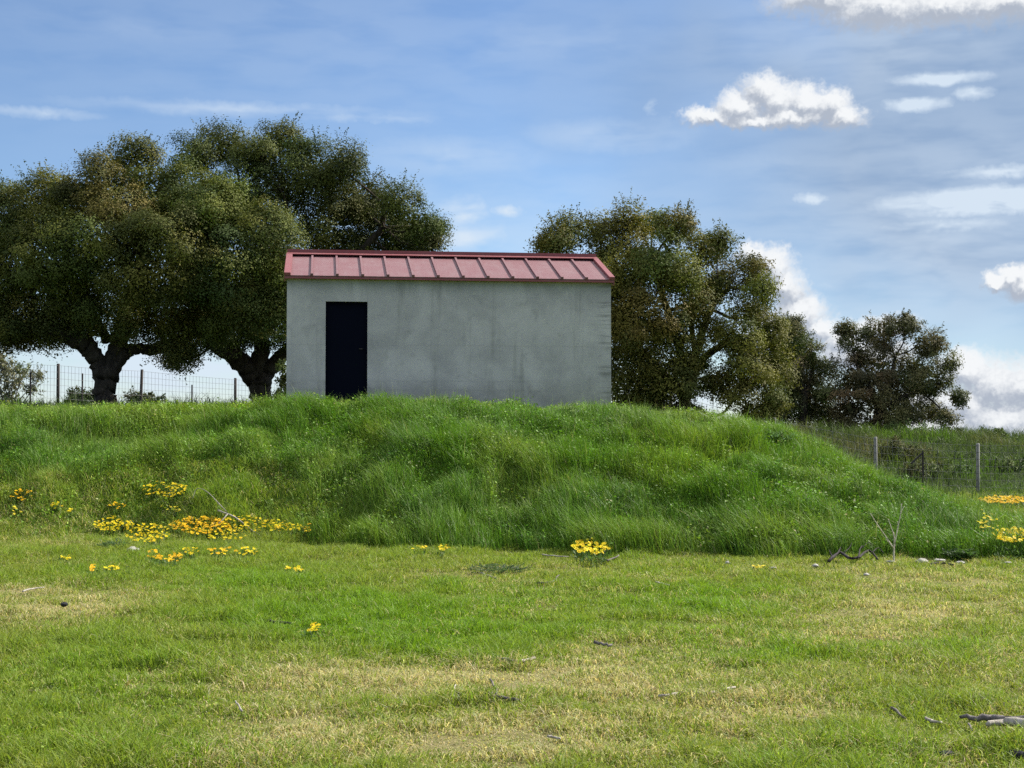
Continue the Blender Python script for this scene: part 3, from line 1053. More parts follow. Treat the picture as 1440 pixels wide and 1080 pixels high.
tree("holm_oak", "broad dark oak with a forked trunk and a low limb reaching over the fence", 45.0,
     [[(148, 560, 15, 0), (148, 543, 16, 0), (150, 522, 19, 0)],
      [(146, 530, 12, 0), (137, 508, 12, -.1), (124, 488, 13, -.2), (100, 474, 13, -.3), (62, 463, 11, -.4), (20, 458, 9, -.3), (-30, 455, 6, 0)],
      [(153, 528, 12, 0), (160, 505, 12, .1), (167, 480, 12, .2), (176, 440, 9, .5), (188, 395, 6, .6)],
      [(156, 522, 11, 0), (172, 500, 11, .2), (190, 491, 8, .3), (215, 491, 8, .4), (245, 484, 8, .2), (280, 462, 7, 0), (320, 430, 5, -.3)],
      [(150, 480, 7, .2), (130, 440, 6, .6), (108, 395, 4, .9)]],
     [(15, 300, 58), (80, 282, 52), (55, 365, 75), (-25, 330, 60), (-30, 410, 60), (140, 265, 50), (185, 222, 36, .8), (225, 280, 66), (130, 350, 72, -1.5),
      (205, 375, 75, -1.8), (290, 300, 62), (300, 375, 72, -1.2), (372, 335, 56, -1.0), (265, 430, 52), (135, 430, 50, -.6), (65, 425, 46, -1.2),
      (0, 445, 36), (335, 430, 58, -.5), (392, 390, 44, -.6), (190, 440, 40, 1.2), (100, 448, 30, .8), (245, 462, 24, -.4), (395, 445, 36, -.3), (300, 470, 28, .2),
      (160, 300, 55, -1.3), (250, 340, 60, -2.2), (20, 460, 22, -.5), (62, 458, 22, -.5), (100, 462, 20, -.4), (-20, 462, 26, -.4), (128, 462, 20, -.5), (175, 462, 22, -.6), (40, 476, 8, -.2), (76, 478, 7, -.2), (12, 478, 9, -.2), (243, 492, 11, 0), (258, 505, 9, .2), (225, 470, 12, .2)],
     OAK, seed=1, depth=1.5, per=530, lob=1.0)
tree("holm_oak", "taller oak standing close to the left wall of the hut behind the broad oak", 49.5,
     [[(368, 560, 14, 0), (367, 547, 15, 0), (364, 528, 19, 0)],
      [(357, 535, 13, 0), (345, 515, 14, 0), (328, 500, 12, -.2), (308, 488, 11, -.4), (285, 470, 9, -.5), (255, 445, 6, -.4)],
      [(364, 532, 12, 0), (366, 500, 12, .1), (372, 460, 9, .4), (383, 405, 7, .5), (390, 345, 4, .5)],
      [(367, 535, 11, 0), (383, 516, 11, .1), (397, 500, 10, .2), (420, 478, 9, .3), (450, 430, 8, .3), (490, 370, 6, .2), (540, 320, 4, 0)]],
     [(268, 222, 34), (322, 204, 36), (392, 202, 34), (360, 214, 26), (440, 245, 50), (360, 268, 62), (482, 238, 36), (508, 285, 48), (562, 288, 32), (590, 315, 28), (545, 330, 46),
      (462, 322, 62), (408, 405, 62), (335, 440, 50), (432, 470, 40, -.5), (290, 440, 40), (598, 345, 20), (376, 470, 30, -.5), (520, 390, 56), (300, 300, 60),
      (418, 215, 22), (612, 322, 12), (575, 352, 30), (345, 478, 16, 0), (300, 482, 10, -.3), (262, 490, 14, -.2), (250, 508, 9, -.2), (330, 488, 9, .2)],
     OAKD, seed=2, depth=1.4, per=500, cover=1.7, lob=1.0)
tree("holm_oak", "olive green oak with drooping boughs rising behind the right end of the hut", 44.0,
     [[(962, 590, 9, .5), (964, 560, 9, .5), (972, 525, 9, .4)],
      [(966, 545, 7, .5), (958, 500, 6, .4), (940, 440, 5, .3), (922, 390, 3, .2)],
      [(972, 525, 7, .4), (984, 480, 6, .5), (1000, 435, 4, .4), (1025, 405, 2.5, .3)],
      [(962, 560, 6, .5), (930, 520, 5, .8), (890, 480, 4, .8), (855, 420, 3, .7)],
      [(975, 520, 6, .4), (1000, 495, 5, .2), (1030, 480, 5, -.2), (1052, 485, 4, -.4)],
      [(978, 500, 4, .5), (972, 450, 3.5, .7), (972, 410, 2.5, .7)]],
     [(800, 332, 30), (763, 346, 12), (782, 345, 16), (848, 326, 30), (885, 318, 26), (915, 316, 26), (950, 322, 28), (870, 380, 56), (935, 380, 52), (985, 350, 30), (1008, 402, 38),
      (1060, 385, 28), (1072, 412, 22), (1055, 440, 26), (900, 450, 56), (860, 470, 50, .5), (880, 520, 50, .3), (925, 525, 38), (945, 470, 36), (1045, 480, 34, -.8), (1062, 525, 34, -1.0),
      (1085, 565, 22, -1.0), (1035, 560, 28, -.9), (880, 558, 40, .5), (1010, 345, 18), (1020, 530, 18, -.4), (965, 430, 34), (1060, 580, 26, -.9), (840, 400, 40), (915, 570, 22, .2), (985, 515, 9, .3), (1000, 545, 7, .2), (955, 545, 30, -.9), (930, 570, 26, -.8), (962, 505, 30, -.7), (1082, 475, 30, .4), (1090, 520, 28, .3), (1015, 470, 26, .6)],
     OAKY, seed=3, depth=1.3, per=380, puff=0.50, cover=1.7, spr=0.9, lob=1.0)
tree("holm_oak", "small dark oak filling the gap between the olive oak and the last oak", 56.0,
     [[(1128, 605, 6, 0), (1129, 580, 6, 0), (1132, 550, 5, 0)],
      [(1132, 560, 4, 0), (1120, 520, 4, 0), (1108, 480, 3, 0)],
      [(1132, 560, 4, 0), (1142, 520, 3, .2), (1138, 480, 2, .2)]],
     [(1112, 478, 30), (1135, 500, 26), (1098, 520, 36), (1132, 545, 38), (1150, 580, 32), (1100, 570, 36), (1160, 520, 16), (1118, 460, 14), (1165, 555, 16)],
     OAKB + OAKD[:2], seed=4, depth=0.9, per=290, puff=0.42, cover=1.7, spr=0.9)
tree("holm_oak", "brownish wind-shaped oak standing alone at the end of the row above the far bank", 55.0,
     [[(1232, 612, 6.5, 0), (1234, 590, 6.5, 0), (1238, 568, 6.5, 0)],
      [(1236, 575, 4.5, 0), (1222, 540, 3.5, .2), (1205, 515, 2, .3)],
      [(1238, 570, 4.5, 0), (1252, 530, 3.5, .1), (1260, 500, 2, .1)],
      [(1238, 575, 4.5, 0), (1262, 562, 3.5, -.2), (1290, 552, 2.5, -.1), (1318, 545, 1.5, .1)]],
     [(1205, 480, 26), (1188, 462, 12), (1240, 470, 26), (1268, 462, 24), (1295, 480, 26), (1316, 490, 14), (1240, 520, 46), (1285, 525, 42), (1200, 530, 36), (1205, 570, 36), (1320, 540, 24),
      (1335, 512, 12), (1345, 560, 14), (1282, 575, 30), (1240, 580, 40), (1310, 580, 20), (1180, 590, 26), (1330, 590, 14), (1262, 600, 24), (1205, 602, 24)],
     OAKB, seed=5, depth=1.0, per=290, puff=0.42, cover=1.25, spr=1.0)


def bush(name, label, D, lobes, cols, seed, group=None, cat="bush", **kw):
    global rng
    rng = np.random.default_rng(300 + seed)
    sc = F / D
    cx = sum(q[0] for q in lobes) / len(lobes)
    p0 = at(cx, 560, D)
    base = np.array([p0[0], D, float(terr(p0[0], D))])
    root = tag(empty(name, base), label, cat, group)
    W_ = [(at(q[0], q[1], D + rng.uniform(-.3, .3)) - base, q[2] / sc) for q in lobes]
    tips = crown("foliage", W_, root, cols, **kw)
    mb = MB()
    for (c0, r0), tp in zip(W_, tips):
        foot = np.array([rng.normal(0, 0.08), rng.normal(0, 0.08), -0.05])
        mid = foot * 0.5 + c0 * 0.5 + rng.normal(0, 0.08, 3)
        S = spline(np.array([foot, mid, c0]), 4)
        mb.tube(S, np.linspace(0.03, 0.012, len(S)), 6, seed=seed)
        for t in tp:
            mb.tube(np.array([c0, (c0 + t) / 2 + rng.normal(0, .05, 3), t]), [0.011, 0.008, 0.005], 4, seed=seed)
    mb.build("stem", M_bark, root, smooth=True)
    return root


GREY = [(0.17, 0.18, 0.10), (0.14, 0.15, 0.09), (0.20, 0.20, 0.13)]
FARB = [(0.075, 0.095, 0.045), (0.095, 0.11, 0.05)]
LOWB = [(0.10, 0.11, 0.04), (0.13, 0.12, 0.05), (0.085, 0.09, 0.04)]
bush("leafy_bush", "airy pale grey green bush behind the fence beside the broad oak", 57.0,
     [(2, 505, 22), (18, 528, 22), (-20, 520, 34), (34, 525, 9), (12, 552, 20), (-5, 565, 34), (40, 548, 8), (56, 530, 6)], GREY, 1,
     leaf=0.085, per=46, puff=0.34, cover=0.8, spr=0.9)
bush("leafy_bush", "low round bush seen through the fence just left of the forked trunk", 64.0, [(112, 561, 12), (134, 558, 9), (98, 564, 9), (120, 568, 14), (146, 563, 8)], FARB, 2,
     leaf=0.10, per=50, puff=0.3, spr=0.8)
bush("leafy_bush", "low bush seen through the fence just right of the forked trunk", 64.0, [(190, 561, 9), (208, 562, 10), (222, 566, 8), (200, 570, 14)], FARB, 3,
     leaf=0.10, per=50, puff=0.3, spr=0.8)
bush("leafy_bush", "dark slim bush against the left corner of the hut", 41.0, [(398, 520, 9), (400, 540, 11), (396, 556, 12), (406, 530, 8)], OAKD, 4,
     leaf=0.06, per=80, puff=0.2, spr=0.7)
bush("leafy_bush", "low dry olive bush under the drooping boughs right of the hut", 43.0, [(955, 578, 16), (975, 580, 15), (940, 584, 14), (966, 590, 18)], LOWB, 5,
     leaf=0.05, per=80, puff=0.22, spr=0.8)
bush("leafy_bush", "green bush topping the far bank just right of the last oak", 56.0, [(1330, 616, 15), (1350, 616, 12), (1310, 620, 12), (1340, 628, 16)], FARB, 6,
     leaf=0.08, per=70, puff=0.26, spr=0.7)
bush("leafy_bush", "spiky green bush at the top of the far bank above the pale fence post", 55.0, [(1392, 618, 13), (1408, 612, 8), (1375, 620, 12), (1395, 630, 14)], [(0.10, 0.14, 0.05), (0.08, 0.115, 0.04)], 7,
     leaf=0.08, per=60, puff=0.26, spr=0.95)
bush("leafy_bush", "dense green bush on the far bank right of the pale fence post", 52.0, [(1420, 634, 16), (1440, 640, 20), (1460, 640, 22), (1430, 655, 18)], [(0.085, 0.125, 0.04), (0.07, 0.10, 0.035)], 8,
     leaf=0.08, per=80, puff=0.28, spr=0.7)
bush("leafy_bush", "dark green bush halfway up the far bank behind the pale fence post", 48.5, [(1372, 652, 14), (1352, 648, 12), (1362, 662, 14)], [(0.06, 0.085, 0.032), (0.075, 0.10, 0.035)], 9,
     leaf=0.07, per=80, puff=0.24, spr=0.7)
bush("leafy_bush", "olive bush on the far bank behind the braced dark stake", 48.0, [(1262, 634, 16), (1285, 640, 14), (1242, 636, 13), (1270, 652, 16)], LOWB + FARB, 10,
     leaf=0.07, per=70, puff=0.26, spr=0.7)
EVG = [(0.085, 0.13, 0.04), (0.07, 0.105, 0.035), (0.11, 0.15, 0.05)]
for i_, (lb, D_, lo) in enumerate((
        ("broad green bush on the far bank above the braced dark stake", 53.0, [(1255, 616, 13), (1275, 614, 14), (1297, 616, 12), (1265, 626, 14)]),
        ("rounded green bush on the far bank midway between the dark stake and the pale post", 50.0, [(1318, 636, 14), (1336, 632, 12), (1304, 640, 11), (1322, 648, 14)]),
        ("green bush sitting low on the far bank just left of the pale post", 46.5, [(1330, 668, 13), (1346, 664, 10), (1316, 672, 11)]),
        ("green bush low on the far bank at the edge beyond the orange flower strip", 47.0, [(1412, 664, 14), (1432, 660, 15), (1450, 662, 16), (1424, 676, 13)]),
        ("pale olive bush low on the far bank behind the dark stake", 46.0, [(1290, 664, 11), (1305, 660, 9), (1278, 668, 9)]))):
    bush("leafy_bush", lb, D_, [(a_, b_ + 2, r_ * 1.4) for a_, b_, r_ in lo], EVG if i_ < 4 else LOWB, 20 + i_, leaf=0.075, per=70, puff=0.25, spr=0.8)
rng = np.random.default_rng(500)


# ------------------------------------------------------------------ fences
def fence(name, label, pts, posts, stakes, brace=None, post_mat=None, pr=0.055, sag=0.0):
    """pts: polyline of (x, y, z of the fence's top); posts, stakes: (index-free) world (x, y, top z)"""
    base = np.array([pts[0][0], pts[0][1], float(terr(pts[0][0], pts[0][1]))])
    root = tag(empty(name, base), label, "fence")
    for (x, y, zt, tilt) in posts:
        m = MB()
        zb = float(terr(x, y)) - 0.2
        top = np.array([x + tilt, y, zt])
        m.tube(np.array([(x, y, zb), (x + tilt * 0.5, y, (zb + zt) / 2), tuple(top), tuple(top + np.array([0, 0, 0.015]))]) - base, [pr, pr, pr * 0.97, pr * 0.6], 10)
        m.build("post", post_mat, root, smooth=True)
    for (x, y, zt) in stakes:
        m = MB()
        zb = float(terr(x, y)) - 0.2
        m.box(np.array((x - .022, y - .022, zb)) - base, np.array((x + .022, y + .022, zt)) - base)
        m.build("stake", M_iron, root)
    if brace is not None:
        m = MB()
        m.tube(np.array(brace) - base, 0.026, 6)
        m.build("brace", M_iron, root)
    m = MB()
    for a, b in zip(pts[:-1], pts[1:]):
        a, b = np.array(a, float), np.array(b, float)
        ln = np.linalg.norm((b - a)[:2])
        nv = max(2, int(ln / 0.155))
        ts = np.linspace(0, 1, nv + 1)
        top = a + (b - a) * ts[:, None]
        gr = terr(top[:, 0], top[:, 1]) + 0.05
        H = top[:, 2] - 0.05 - gr
        off = rng.normal(0, 0.008, len(ts))
        top[:, 1] -= 0.06
        for q, t_ in enumerate(ts[:-1]):
            p1 = top[q].copy()
            p1[2] = gr[q]
            p2 = top[q].copy()
            p2[2] = gr[q] + H[q]
            p2[0] += off[q]
            m.tube(np.array([p1, p2]) - base, 0.0042, 3, cap=False)
        for r in range(8):
            f = r / 7.0
            P = top.copy()
            P[:, 2] = gr + H * f - 0.02 * np.sin(ts * math.pi)
            m.tube(P - base, 0.0048, 3, cap=False)
    m.build("wire_mesh", M_wire, root)
    return root


def fp(px, py, D):
    return tuple(at(px, py, D))


L1, L2, L3 = fp(82, 512, 50.0), fp(199, 520, 53.5), fp(331, 532, 57.0)
L0 = fp(-40, 506, 46.5)
Lm = fp(-160, 500, 43.5)
L4 = fp(452, 542, 60.0)
fence("wire_fence", "square mesh wire fence on dark posts behind the two big oaks", [Lm, L0, L1, L2, L3, L4],
      [(*Lm, 0), (*L0, 0), (*L1, 0), (L2[0] - 0.04, L2[1], L2[2], 0.06), (*L3, 0), (*L4, 0)],
      [fp(43, 523, 48.6), fp(116, 525, 51.0), fp(270, 541, 55.2), fp(392, 545, 58.5)], post_mat=M_iron)
R0, R1, R2, R3, R4 = fp(801, 520, 47.0), fp(944, 554, 45.3), fp(1089, 588, 43.8), fp(1231, 615, 42.4), fp(1374, 624, 40.9)
R5 = fp(1520, 622, 39.4)
S1 = fp(1297.5, 634, 41.6)
fence("wire_fence", "wire fence on pale concrete posts beyond the right end of the mound", [R0, R1, R2, R3, R4, R5],
      [(*R0, 0), (*R1, 0), (*R2, 0), (*R3, 0), (*R4, 0.02), (*R5, 0)],
      [fp(898, 533, 45.8), S1], brace=[fp(1297, 637, 41.55), fp(1281, 652, 41.5)], post_mat=M_post, pr=0.050)


# ------------------------------------------------------------------ yellow flowers
def flower_clump(label, spots_, hue, n, size=0.044, hmin=0.06, hmax=0.16):
    """spots_: list of (px, py, half width px, half height px); n flowers shared between them"""
    pts = []
    tot = sum(s[2] * s[3] for s in spots_)
    for (a, b, w, hgt) in spots_:
        for _ in range(max(2, round((2.6 if n >= 40 else 1.8) * n * w * hgt / tot))):
            u = rng.uniform(-1, 1, 2)
            while u @ u > 1:
                u = rng.uniform(-1, 1, 2)
            sh = rng.uniform(hmin, hmax)
            p = hit(a + u[0] * w, b + u[1] * hgt)
            # the bloom stands sh above the ground, so its foot lies nearer to the camera
            q = hit(a + u[0] * w, b + u[1] * hgt + sh * F / max(p[1], 8))
            pts.append((q, sh))
    base = np.mean([p for p, _ in pts], axis=0)
    base[2] = float(terr(base[0], base[1]))
    root = tag(empty("flower_clump", base), label, "flowers", "yellow wildflowers around the mound")
    fl, st = MB(), MB()
    for p, sh in pts:
        p = p - base
        top = p + np.array([rng.normal(0, 0.02), rng.normal(0, 0.02), sh])
        st.tube(np.array([p + (0, 0, -0.01), (p + top) / 2 + rng.normal(0, 0.008, 3), top]), [0.0035, 0.003, 0.0025], 3, col=(0.09, 0.15, 0.035), cap=False)
        for _ in range(4):          # feathery leaves
            b = p + np.array([rng.normal(0, 0.03), rng.normal(0, 0.03), sh * rng.uniform(0.0, 0.6)])
            dv = np.array([rng.normal(0, 1), rng.normal(0, 1), rng.uniform(0.2, 1.2)])
            dv *= rng.uniform(0.04, 0.09) / np.linalg.norm(dv)
            sd = np.cross(dv, (0, 0, 1))
            sd *= 0.010 / (np.linalg.norm(sd) + 1e-6)
            st.faces([b, b + dv * 0.55 + sd, b + dv, b + dv * 0.55 - sd], [(0, 1, 2, 3)], np.array((0.07, 0.13, 0.03)) * rng.uniform(0.7, 1.3))
        nr = np.array([rng.normal(0, 0.35), rng.normal(0, 0.35) - 0.45, 1.0])
        nr /= np.linalg.norm(nr)
        a = np.cross(nr, (1, 0, 0.1))
        a /= np.linalg.norm(a)
        b = np.cross(nr, a)
        r = size * 0.5 * rng.uniform(0.75, 1.2)
        V, fs = [], []
        np_ = 9
        for k in range(np_):
            for da, rr, up in ((-0.30, 0.35, 0), (0, 1.0, 0.10), (0.30, 0.35, 0)):
                t = (k + da) * 2 * math.pi / np_
                if da:
                    pass
                V.append(top + r * rr * (math.cos(t) * a + math.sin(t) * b) + nr * r * up)
            i = len(V) - 3
            # petal: two inner corners, a blunt wide tip
            t0, t1 = (k - 0.42) * 2 * math.pi / np_, (k + 0.42) * 2 * math.pi / np_
            V.append(top + r * 0.88 * (math.cos(t0) * a + math.sin(t0) * b) + nr * r * 0.08)
            V.append(top + r * 0.88 * (math.cos(t1) * a + math.sin(t1) * b) + nr * r * 0.08)
            fs.append((i, i + 3, i + 1, i + 4, i + 2))
        hc = np.array(hue) * rng.uniform(0.85, 1.1) * np.array([1, rng.uniform(0.85, 1.1), 1])
        fl.faces(V, fs, np.clip(hc, 0, 0.9))
        # domed middle
        V = [top + nr * r * 0.22]
        for k in range(7):
            t = k * 2 * math.pi / 7
            V.append(top + nr * r * 0.04 + 0.40 * r * (math.cos(t) * a + math.sin(t) * b))
        fl.faces(V, [(0, 1 + k, 1 + (k + 1) % 7) for k in range(7)], np.clip(np.array(hue) * np.array([1.0, 0.72, 0.6]), 0, 0.9))
    fl.build("blossom", M_petal, root)
    st.build("foliage", M_grass, root)
    return root


YEL, ORA, LEM = (0.92, 0.74, 0.015), (0.94, 0.60, 0.012), (0.88, 0.76, 0.05)
rng = np.random.default_rng(901)
flower_clump("orange yellow clump alone in the slope grass below the fence and the bush", [(28, 697, 17, 8)], ORA, 18)
flower_clump("few pale blooms in the slope just below the lone orange yellow clump", [(22, 719, 10, 5)], LEM, 6)
flower_clump("loose pair of blooms between the lone clump and the big flower patch", [(80, 711, 9, 4), (98, 717, 4, 4)], YEL, 10)
flower_clump("short row of orange blooms just above the left end of the big patch", [(162, 712, 12, 4)], ORA, 9)
flower_clump("oval yellow clump highest up the slope, above the big patch", [(232, 689, 32, 11)], YEL, 42)
flower_clump("yellow left wing of the big flower patch above the white stone", [(158, 737, 28, 10)], YEL, 46)
flower_clump("yellow middle of the big patch sloping down beside the white stone", [(208, 750, 32, 13)], YEL, 60)
flower_clump("dense orange heart of the big patch behind the bleached branch", [(282, 739, 42, 12)], ORA, 130)
flower_clump("yellow blooms in the big patch around the bleached branch", [(342, 738, 30, 13), (318, 753, 28, 8)], YEL, 60)
flower_clump("yellow clump at the right end of the big patch past the bleached branch", [(386, 739, 22, 8), (412, 742, 14, 5)], YEL, 40)
flower_clump("small tight orange tuft against the foot of the slope, last of the patch", [(433, 743, 6, 6)], ORA, 9)
flower_clump("thin sprinkle of lemon blooms between the oval clump and the orange heart", [(245, 716, 26, 5)], LEM, 8)
flower_clump("orange clump leading the lower row in front of the big patch", [(240, 784, 22, 6), (218, 780, 10, 6)], ORA, 28)
flower_clump("yellow clump inside the lower row between two orange ones", [(268, 775, 12, 6)], YEL, 12)
flower_clump("orange clump in the lower row below the bleached branch", [(310, 776, 20, 5)], ORA, 17)
flower_clump("bright clump closing the lower row of flowers", [(348, 776, 12, 7)], YEL, 17)
flower_clump("pair of blooms low in the turf left of the lower row", [(92, 785, 5, 3)], YEL, 4)
flower_clump("compact orange tuft in the turf below the left wing of the patch", [(131, 800, 4, 5)], ORA, 7)
flower_clump("small yellow row beside the compact orange tuft in the turf", [(160, 799, 11, 4)], YEL, 8)
flower_clump("scattered blooms in the short turf right of the lower row", [(406, 800, 4, 3), (422, 801, 8, 3)], YEL, 7)
flower_clump("few yellow blooms alone in the bright turf near the camera", [(441, 882, 6, 6)], YEL, 8, 0.04, 0.05, 0.10)
flower_clump("left of two little yellow tufts at the slope foot below the hut's middle", [(591, 771, 7, 5)], YEL, 9)
flower_clump("right of two little yellow tufts at the slope foot below the hut's middle", [(619, 771, 9, 5)], YEL, 10)
flower_clump("round yellow clump alone at the slope foot below the hut's right end", [(832, 769, 24, 11)], YEL, 46, 0.055, 0.10, 0.22)
flower_clump("two tiny blooms at the turf edge left of the charred branch", [(1066, 797, 8, 3)], LEM, 4, 0.04, 0.06, 0.1)
flower_clump("bright yellow clump at the right end of the mound's foot", [(1420, 756, 24, 9)], YEL, 56, 0.055, 0.18, 0.34)
flower_clump("sparse lemon blooms climbing the right nose of the mound", [(1390, 738, 16, 12)], LEM, 18, 0.05, 0.22, 0.40)
flower_clump("long orange strip of flowers in front of the pale posts of the far fence", [(1415, 703, 38, 5), (1465, 704, 30, 5)], ORA, 190, 0.06)

# ------------------------------------------------------------------ dead wood and stones
rng = np.random.default_rng(77)


def limb(mb, pts, r0, r1, lift=0.0, origin=None, n=8):
    """pts in the photograph, laid on the ground; third value lifts a point (m)"""
    P = []
    for q in pts:
        p = hit(q[0], q[1])
        p[2] += (q[2] if len(q) > 2 else 0) + lift
        P.append(p)
    S = spline(np.array(P), 3)
    S[1:-1] += rng.normal(0, 0.7 * min(r0, r1), (len(S) - 2, 3)) * np.array([1, 1, 0.6])
    mb.tube(S - origin, np.linspace(r0, r1, len(S)), n, wob=0.16, seed=int(pts[0][0]))


def wood(name, label, cat, pieces, m, parts=None):
    o = hit(*pieces[0][0][0][:2])
    mb = MB()
    for pts, r0, r1 in pieces:
        limb(mb, pts, r0, r1, max(r0, r1) * 0.8 + (0.042 if pieces[0][0][0][1] > 790 else 0.03), np.zeros(3))
    ob = mb.build(name, m, smooth=True, origin=o)
    return tag(ob, label, cat)


wood("dead_log", "dark weathered log lying in the near turf, upper of two side by side", "log",
     [([(1350, 1027), (1376, 1029), (1400, 1028), (1432, 1032), (1500, 1033)], 0.010, 0.032), ([(1362, 1030), (1368, 1040)], 0.006, 0.004)], M_wood_grey)
wood("dead_log", "pale bleached log lying in the near turf, lower of two side by side", "log",
     [([(1390, 1038), (1412, 1034), (1440, 1037), (1520, 1036)], 0.014, 0.034)], M_wood_pale)
wood("fallen_branch", "grey forked branch lying in the dry turf in the middle foreground", "branch",
     [([(681, 987), (696, 993), (712, 996), (728, 997)], 0.010, 0.009), ([(699, 993), (697, 986, .02), (689, 979, .05)], 0.009, 0.005)], M_wood_grey)
wood("fallen_stick", "small bent pale stick beside the grey forked branch", "stick",
     [([(645, 991), (641, 989, .01), (638, 988, .03), (641, 987, .05)], 0.008, 0.004), ([(641, 988, .02), (652, 989)], 0.006, 0.004)], M_wood_pale)
wood("fallen_stick", "long thin straw coloured stick lying across the dry turf", "stick",
     [([(926, 991), (960, 988), (1000, 985), (1034, 978)], 0.009, 0.007)], M_wood_pale)
wood("fallen_stick", "short thick dark brown stick on the dry turf in the centre", "stick",
     [([(836, 913), (850, 916), (861, 917)], 0.012, 0.009)], M_wood_grey)
wood("fallen_branch", "bleached branch lying across the big yellow flower patch", "branch",
     [([(306, 736, .16), (330, 743, .12), (350, 752, .05), (372, 762, .0)], 0.014, 0.008), ([(320, 740, .14), (309, 746, .08), (300, 752, .03)], 0.009, 0.004),
      ([(318, 738, .15), (300, 722, .2), (288, 711, .2), (276, 708, .18), (271, 714, .1)], 0.007, 0.004)], M_wood_pale)
wood("fallen_branch", "crooked charred black branch at the foot of the mound", "branch",
     [([(1165, 796), (1182, 790, .05), (1200, 795, .02), (1222, 787, .06), (1234, 793)], 0.020, 0.013), ([(1178, 791, .05), (1183, 783, .10)], 0.011, 0.005),
      ([(1206, 794, .03), (1212, 786, .12)], 0.012, 0.006), ([(1212, 787, .1), (1221, 783, .14), (1227, 784, .12)], 0.007, 0.004),
      ([(1186, 790, .06), (1195, 788, .12), (1199, 783, .16)], 0.007, 0.003), ([(1171, 794, .03), (1166, 787, .08)], 0.008, 0.004), ([(1226, 789, .06), (1236, 786, .1), (1243, 789, .05)], 0.008, 0.004)], M_wood_dark)
wood("fallen_stick", "dark stick on the turf near the right end of the mound's foot", "stick", [([(1306, 800), (1322, 799), (1341, 801)], 0.016, 0.010)], M_wood_dark)
wood("fallen_stick", "short grey slanting stick in the turf below the low dark weed", "stick", [([(676, 812), (686, 816), (697, 820)], 0.012, 0.009)], M_wood_grey)
wood("fallen_stick", "grey twig with a turned-up end right of the short slanting stick", "stick", [([(756, 826), (768, 827), (778, 824), (786, 819, .03)], 0.012, 0.006)], M_wood_grey)
wood("fallen_stick", "flat dark stick with pale tip in the turf below the round flower clump", "stick", [([(842, 791), (856, 794), (870, 789, .02)], 0.014, 0.009)], M_wood_grey)
wood("fallen_stick", "pale flat stick in the turf right of the round flower clump", "stick", [([(922, 826), (931, 828), (941, 830)], 0.012, 0.008)], M_wood_pale)
wood("fallen_stick", "thin pale stick at the foot of the mound left of the round flower clump", "stick", [([(762, 784), (778, 786), (800, 787)], 0.010, 0.007)], M_wood_pale)
wood("fallen_stick", "short straw pale stick near the two logs", "stick", [([(1302, 1024), (1312, 1027), (1324, 1031)], 0.009, 0.007)], M_wood_pale)
wood("fallen_stick", "grey slanting stick left of the stick near the two logs", "stick", [([(1254, 1008), (1262, 1015), (1273, 1024)], 0.009, 0.006)], M_wood_grey)
wood("fallen_stick", "thin pale stick on the dry patch at the left edge of the turf", "stick", [([(32, 839), (45, 835), (62, 833)], 0.009, 0.006)], M_wood_pale)
wood("fallen_stick", "upright splinter of pale wood in the left foreground turf", "stick", [([(340, 1012), (336, 1008, .01), (331, 1005, .03)], 0.007, 0.004)], M_wood_pale)
wood("fallen_stick", "pale crosswise stick on the dry strip in the centre", "stick", [([(706, 938), (730, 940), (752, 936)], 0.012, 0.009)], M_wood_pale)
wood("fallen_stick", "tiny pale chip of wood at the bottom of the turf", "stick", [([(770, 1048), (778, 1050), (788, 1052)], 0.007, 0.006)], M_wood_pale)
wood("fallen_stick", "dark stick half sunk in the bright turf left of the lone near blooms", "stick", [([(372, 882), (392, 884), (410, 886)], 0.013, 0.010)], M_wood_dark)


def stone(label, px, py, rpx, m, flat=0.6):
    p = hit(px, py + rpx * 0.5)
    p[2] += 0.03
    r = rpx / (F / p[1])
    V, fs = [], []
    nu, nv = 12, 7
    sd = rng.integers(0, 1000)
    ph = rng.uniform(0, 6.28, 6)
    for j in range(nv + 1):
        th = math.pi * j / nv
        for i in range(nu):
            a = 2 * math.pi * i / nu
            k = 1 + 0.16 * math.sin(2 * a + ph[0]) + 0.10 * math.sin(3 * a + 2 * th + ph[1]) + 0.09 * math.sin(3 * th + ph[2]) + rng.normal(0, 0.04)
            V.append((r * 1.15 * k * math.sin(th) * math.cos(a), r * 0.9 * k * math.sin(th) * math.sin(a), r * flat * k * math.cos(th) + r * 0.25))
    for j in range(nv):
        for i in range(nu):
            q = (i + 1) % nu
            fs.append((j * nu + i, (j + 1) * nu + i, (j + 1) * nu + q, j * nu + q))
    V = np.array(V) + p
    mb = MB()
    mb.faces(V, fs)
    return tag(mb.build("field_stone", m, smooth=True, origin=p), label, "stone")


stone("white stone tucked under the yellow left wing of the flower patch", 186, 774, 8, M_stone_pale, 0.5)
stone("largest white stone at the mound's foot, right of the dead stalk", 1297, 791, 8, M_stone_pale, 0.45)
stone("flat pale stone just right of the largest white stone", 1321, 790, 6, M_stone_pale, 0.35)
stone("flat pale stone beside the broad leafed weed", 1351, 793, 6, M_stone_pale, 0.35)
stone("small pale stone left of the charred branch", 1147, 798, 4, M_stone_pale)
stone("thin white stone at the turf edge further left of the charred branch", 1087, 801, 5, M_stone_pale, 0.3)
stone("small round white stone at the slope foot right of the round flower clump", 1023, 794, 4, M_stone_pale)
stone("low pale stone between the dead stalk and the charred branch", 1252, 792, 5, M_stone_pale, 0.3)
stone("small white stone in the turf below the charred branch", 1218, 811, 4, M_stone_pale, 0.5)
stone("flat white stone in the grass near the right end of the far flower strip", 1433, 729, 7, M_stone_pale, 0.4)
stone("small pale stone on the turf below the sparse lemon blooms", 1417, 794, 4, M_stone_pale, 0.4)
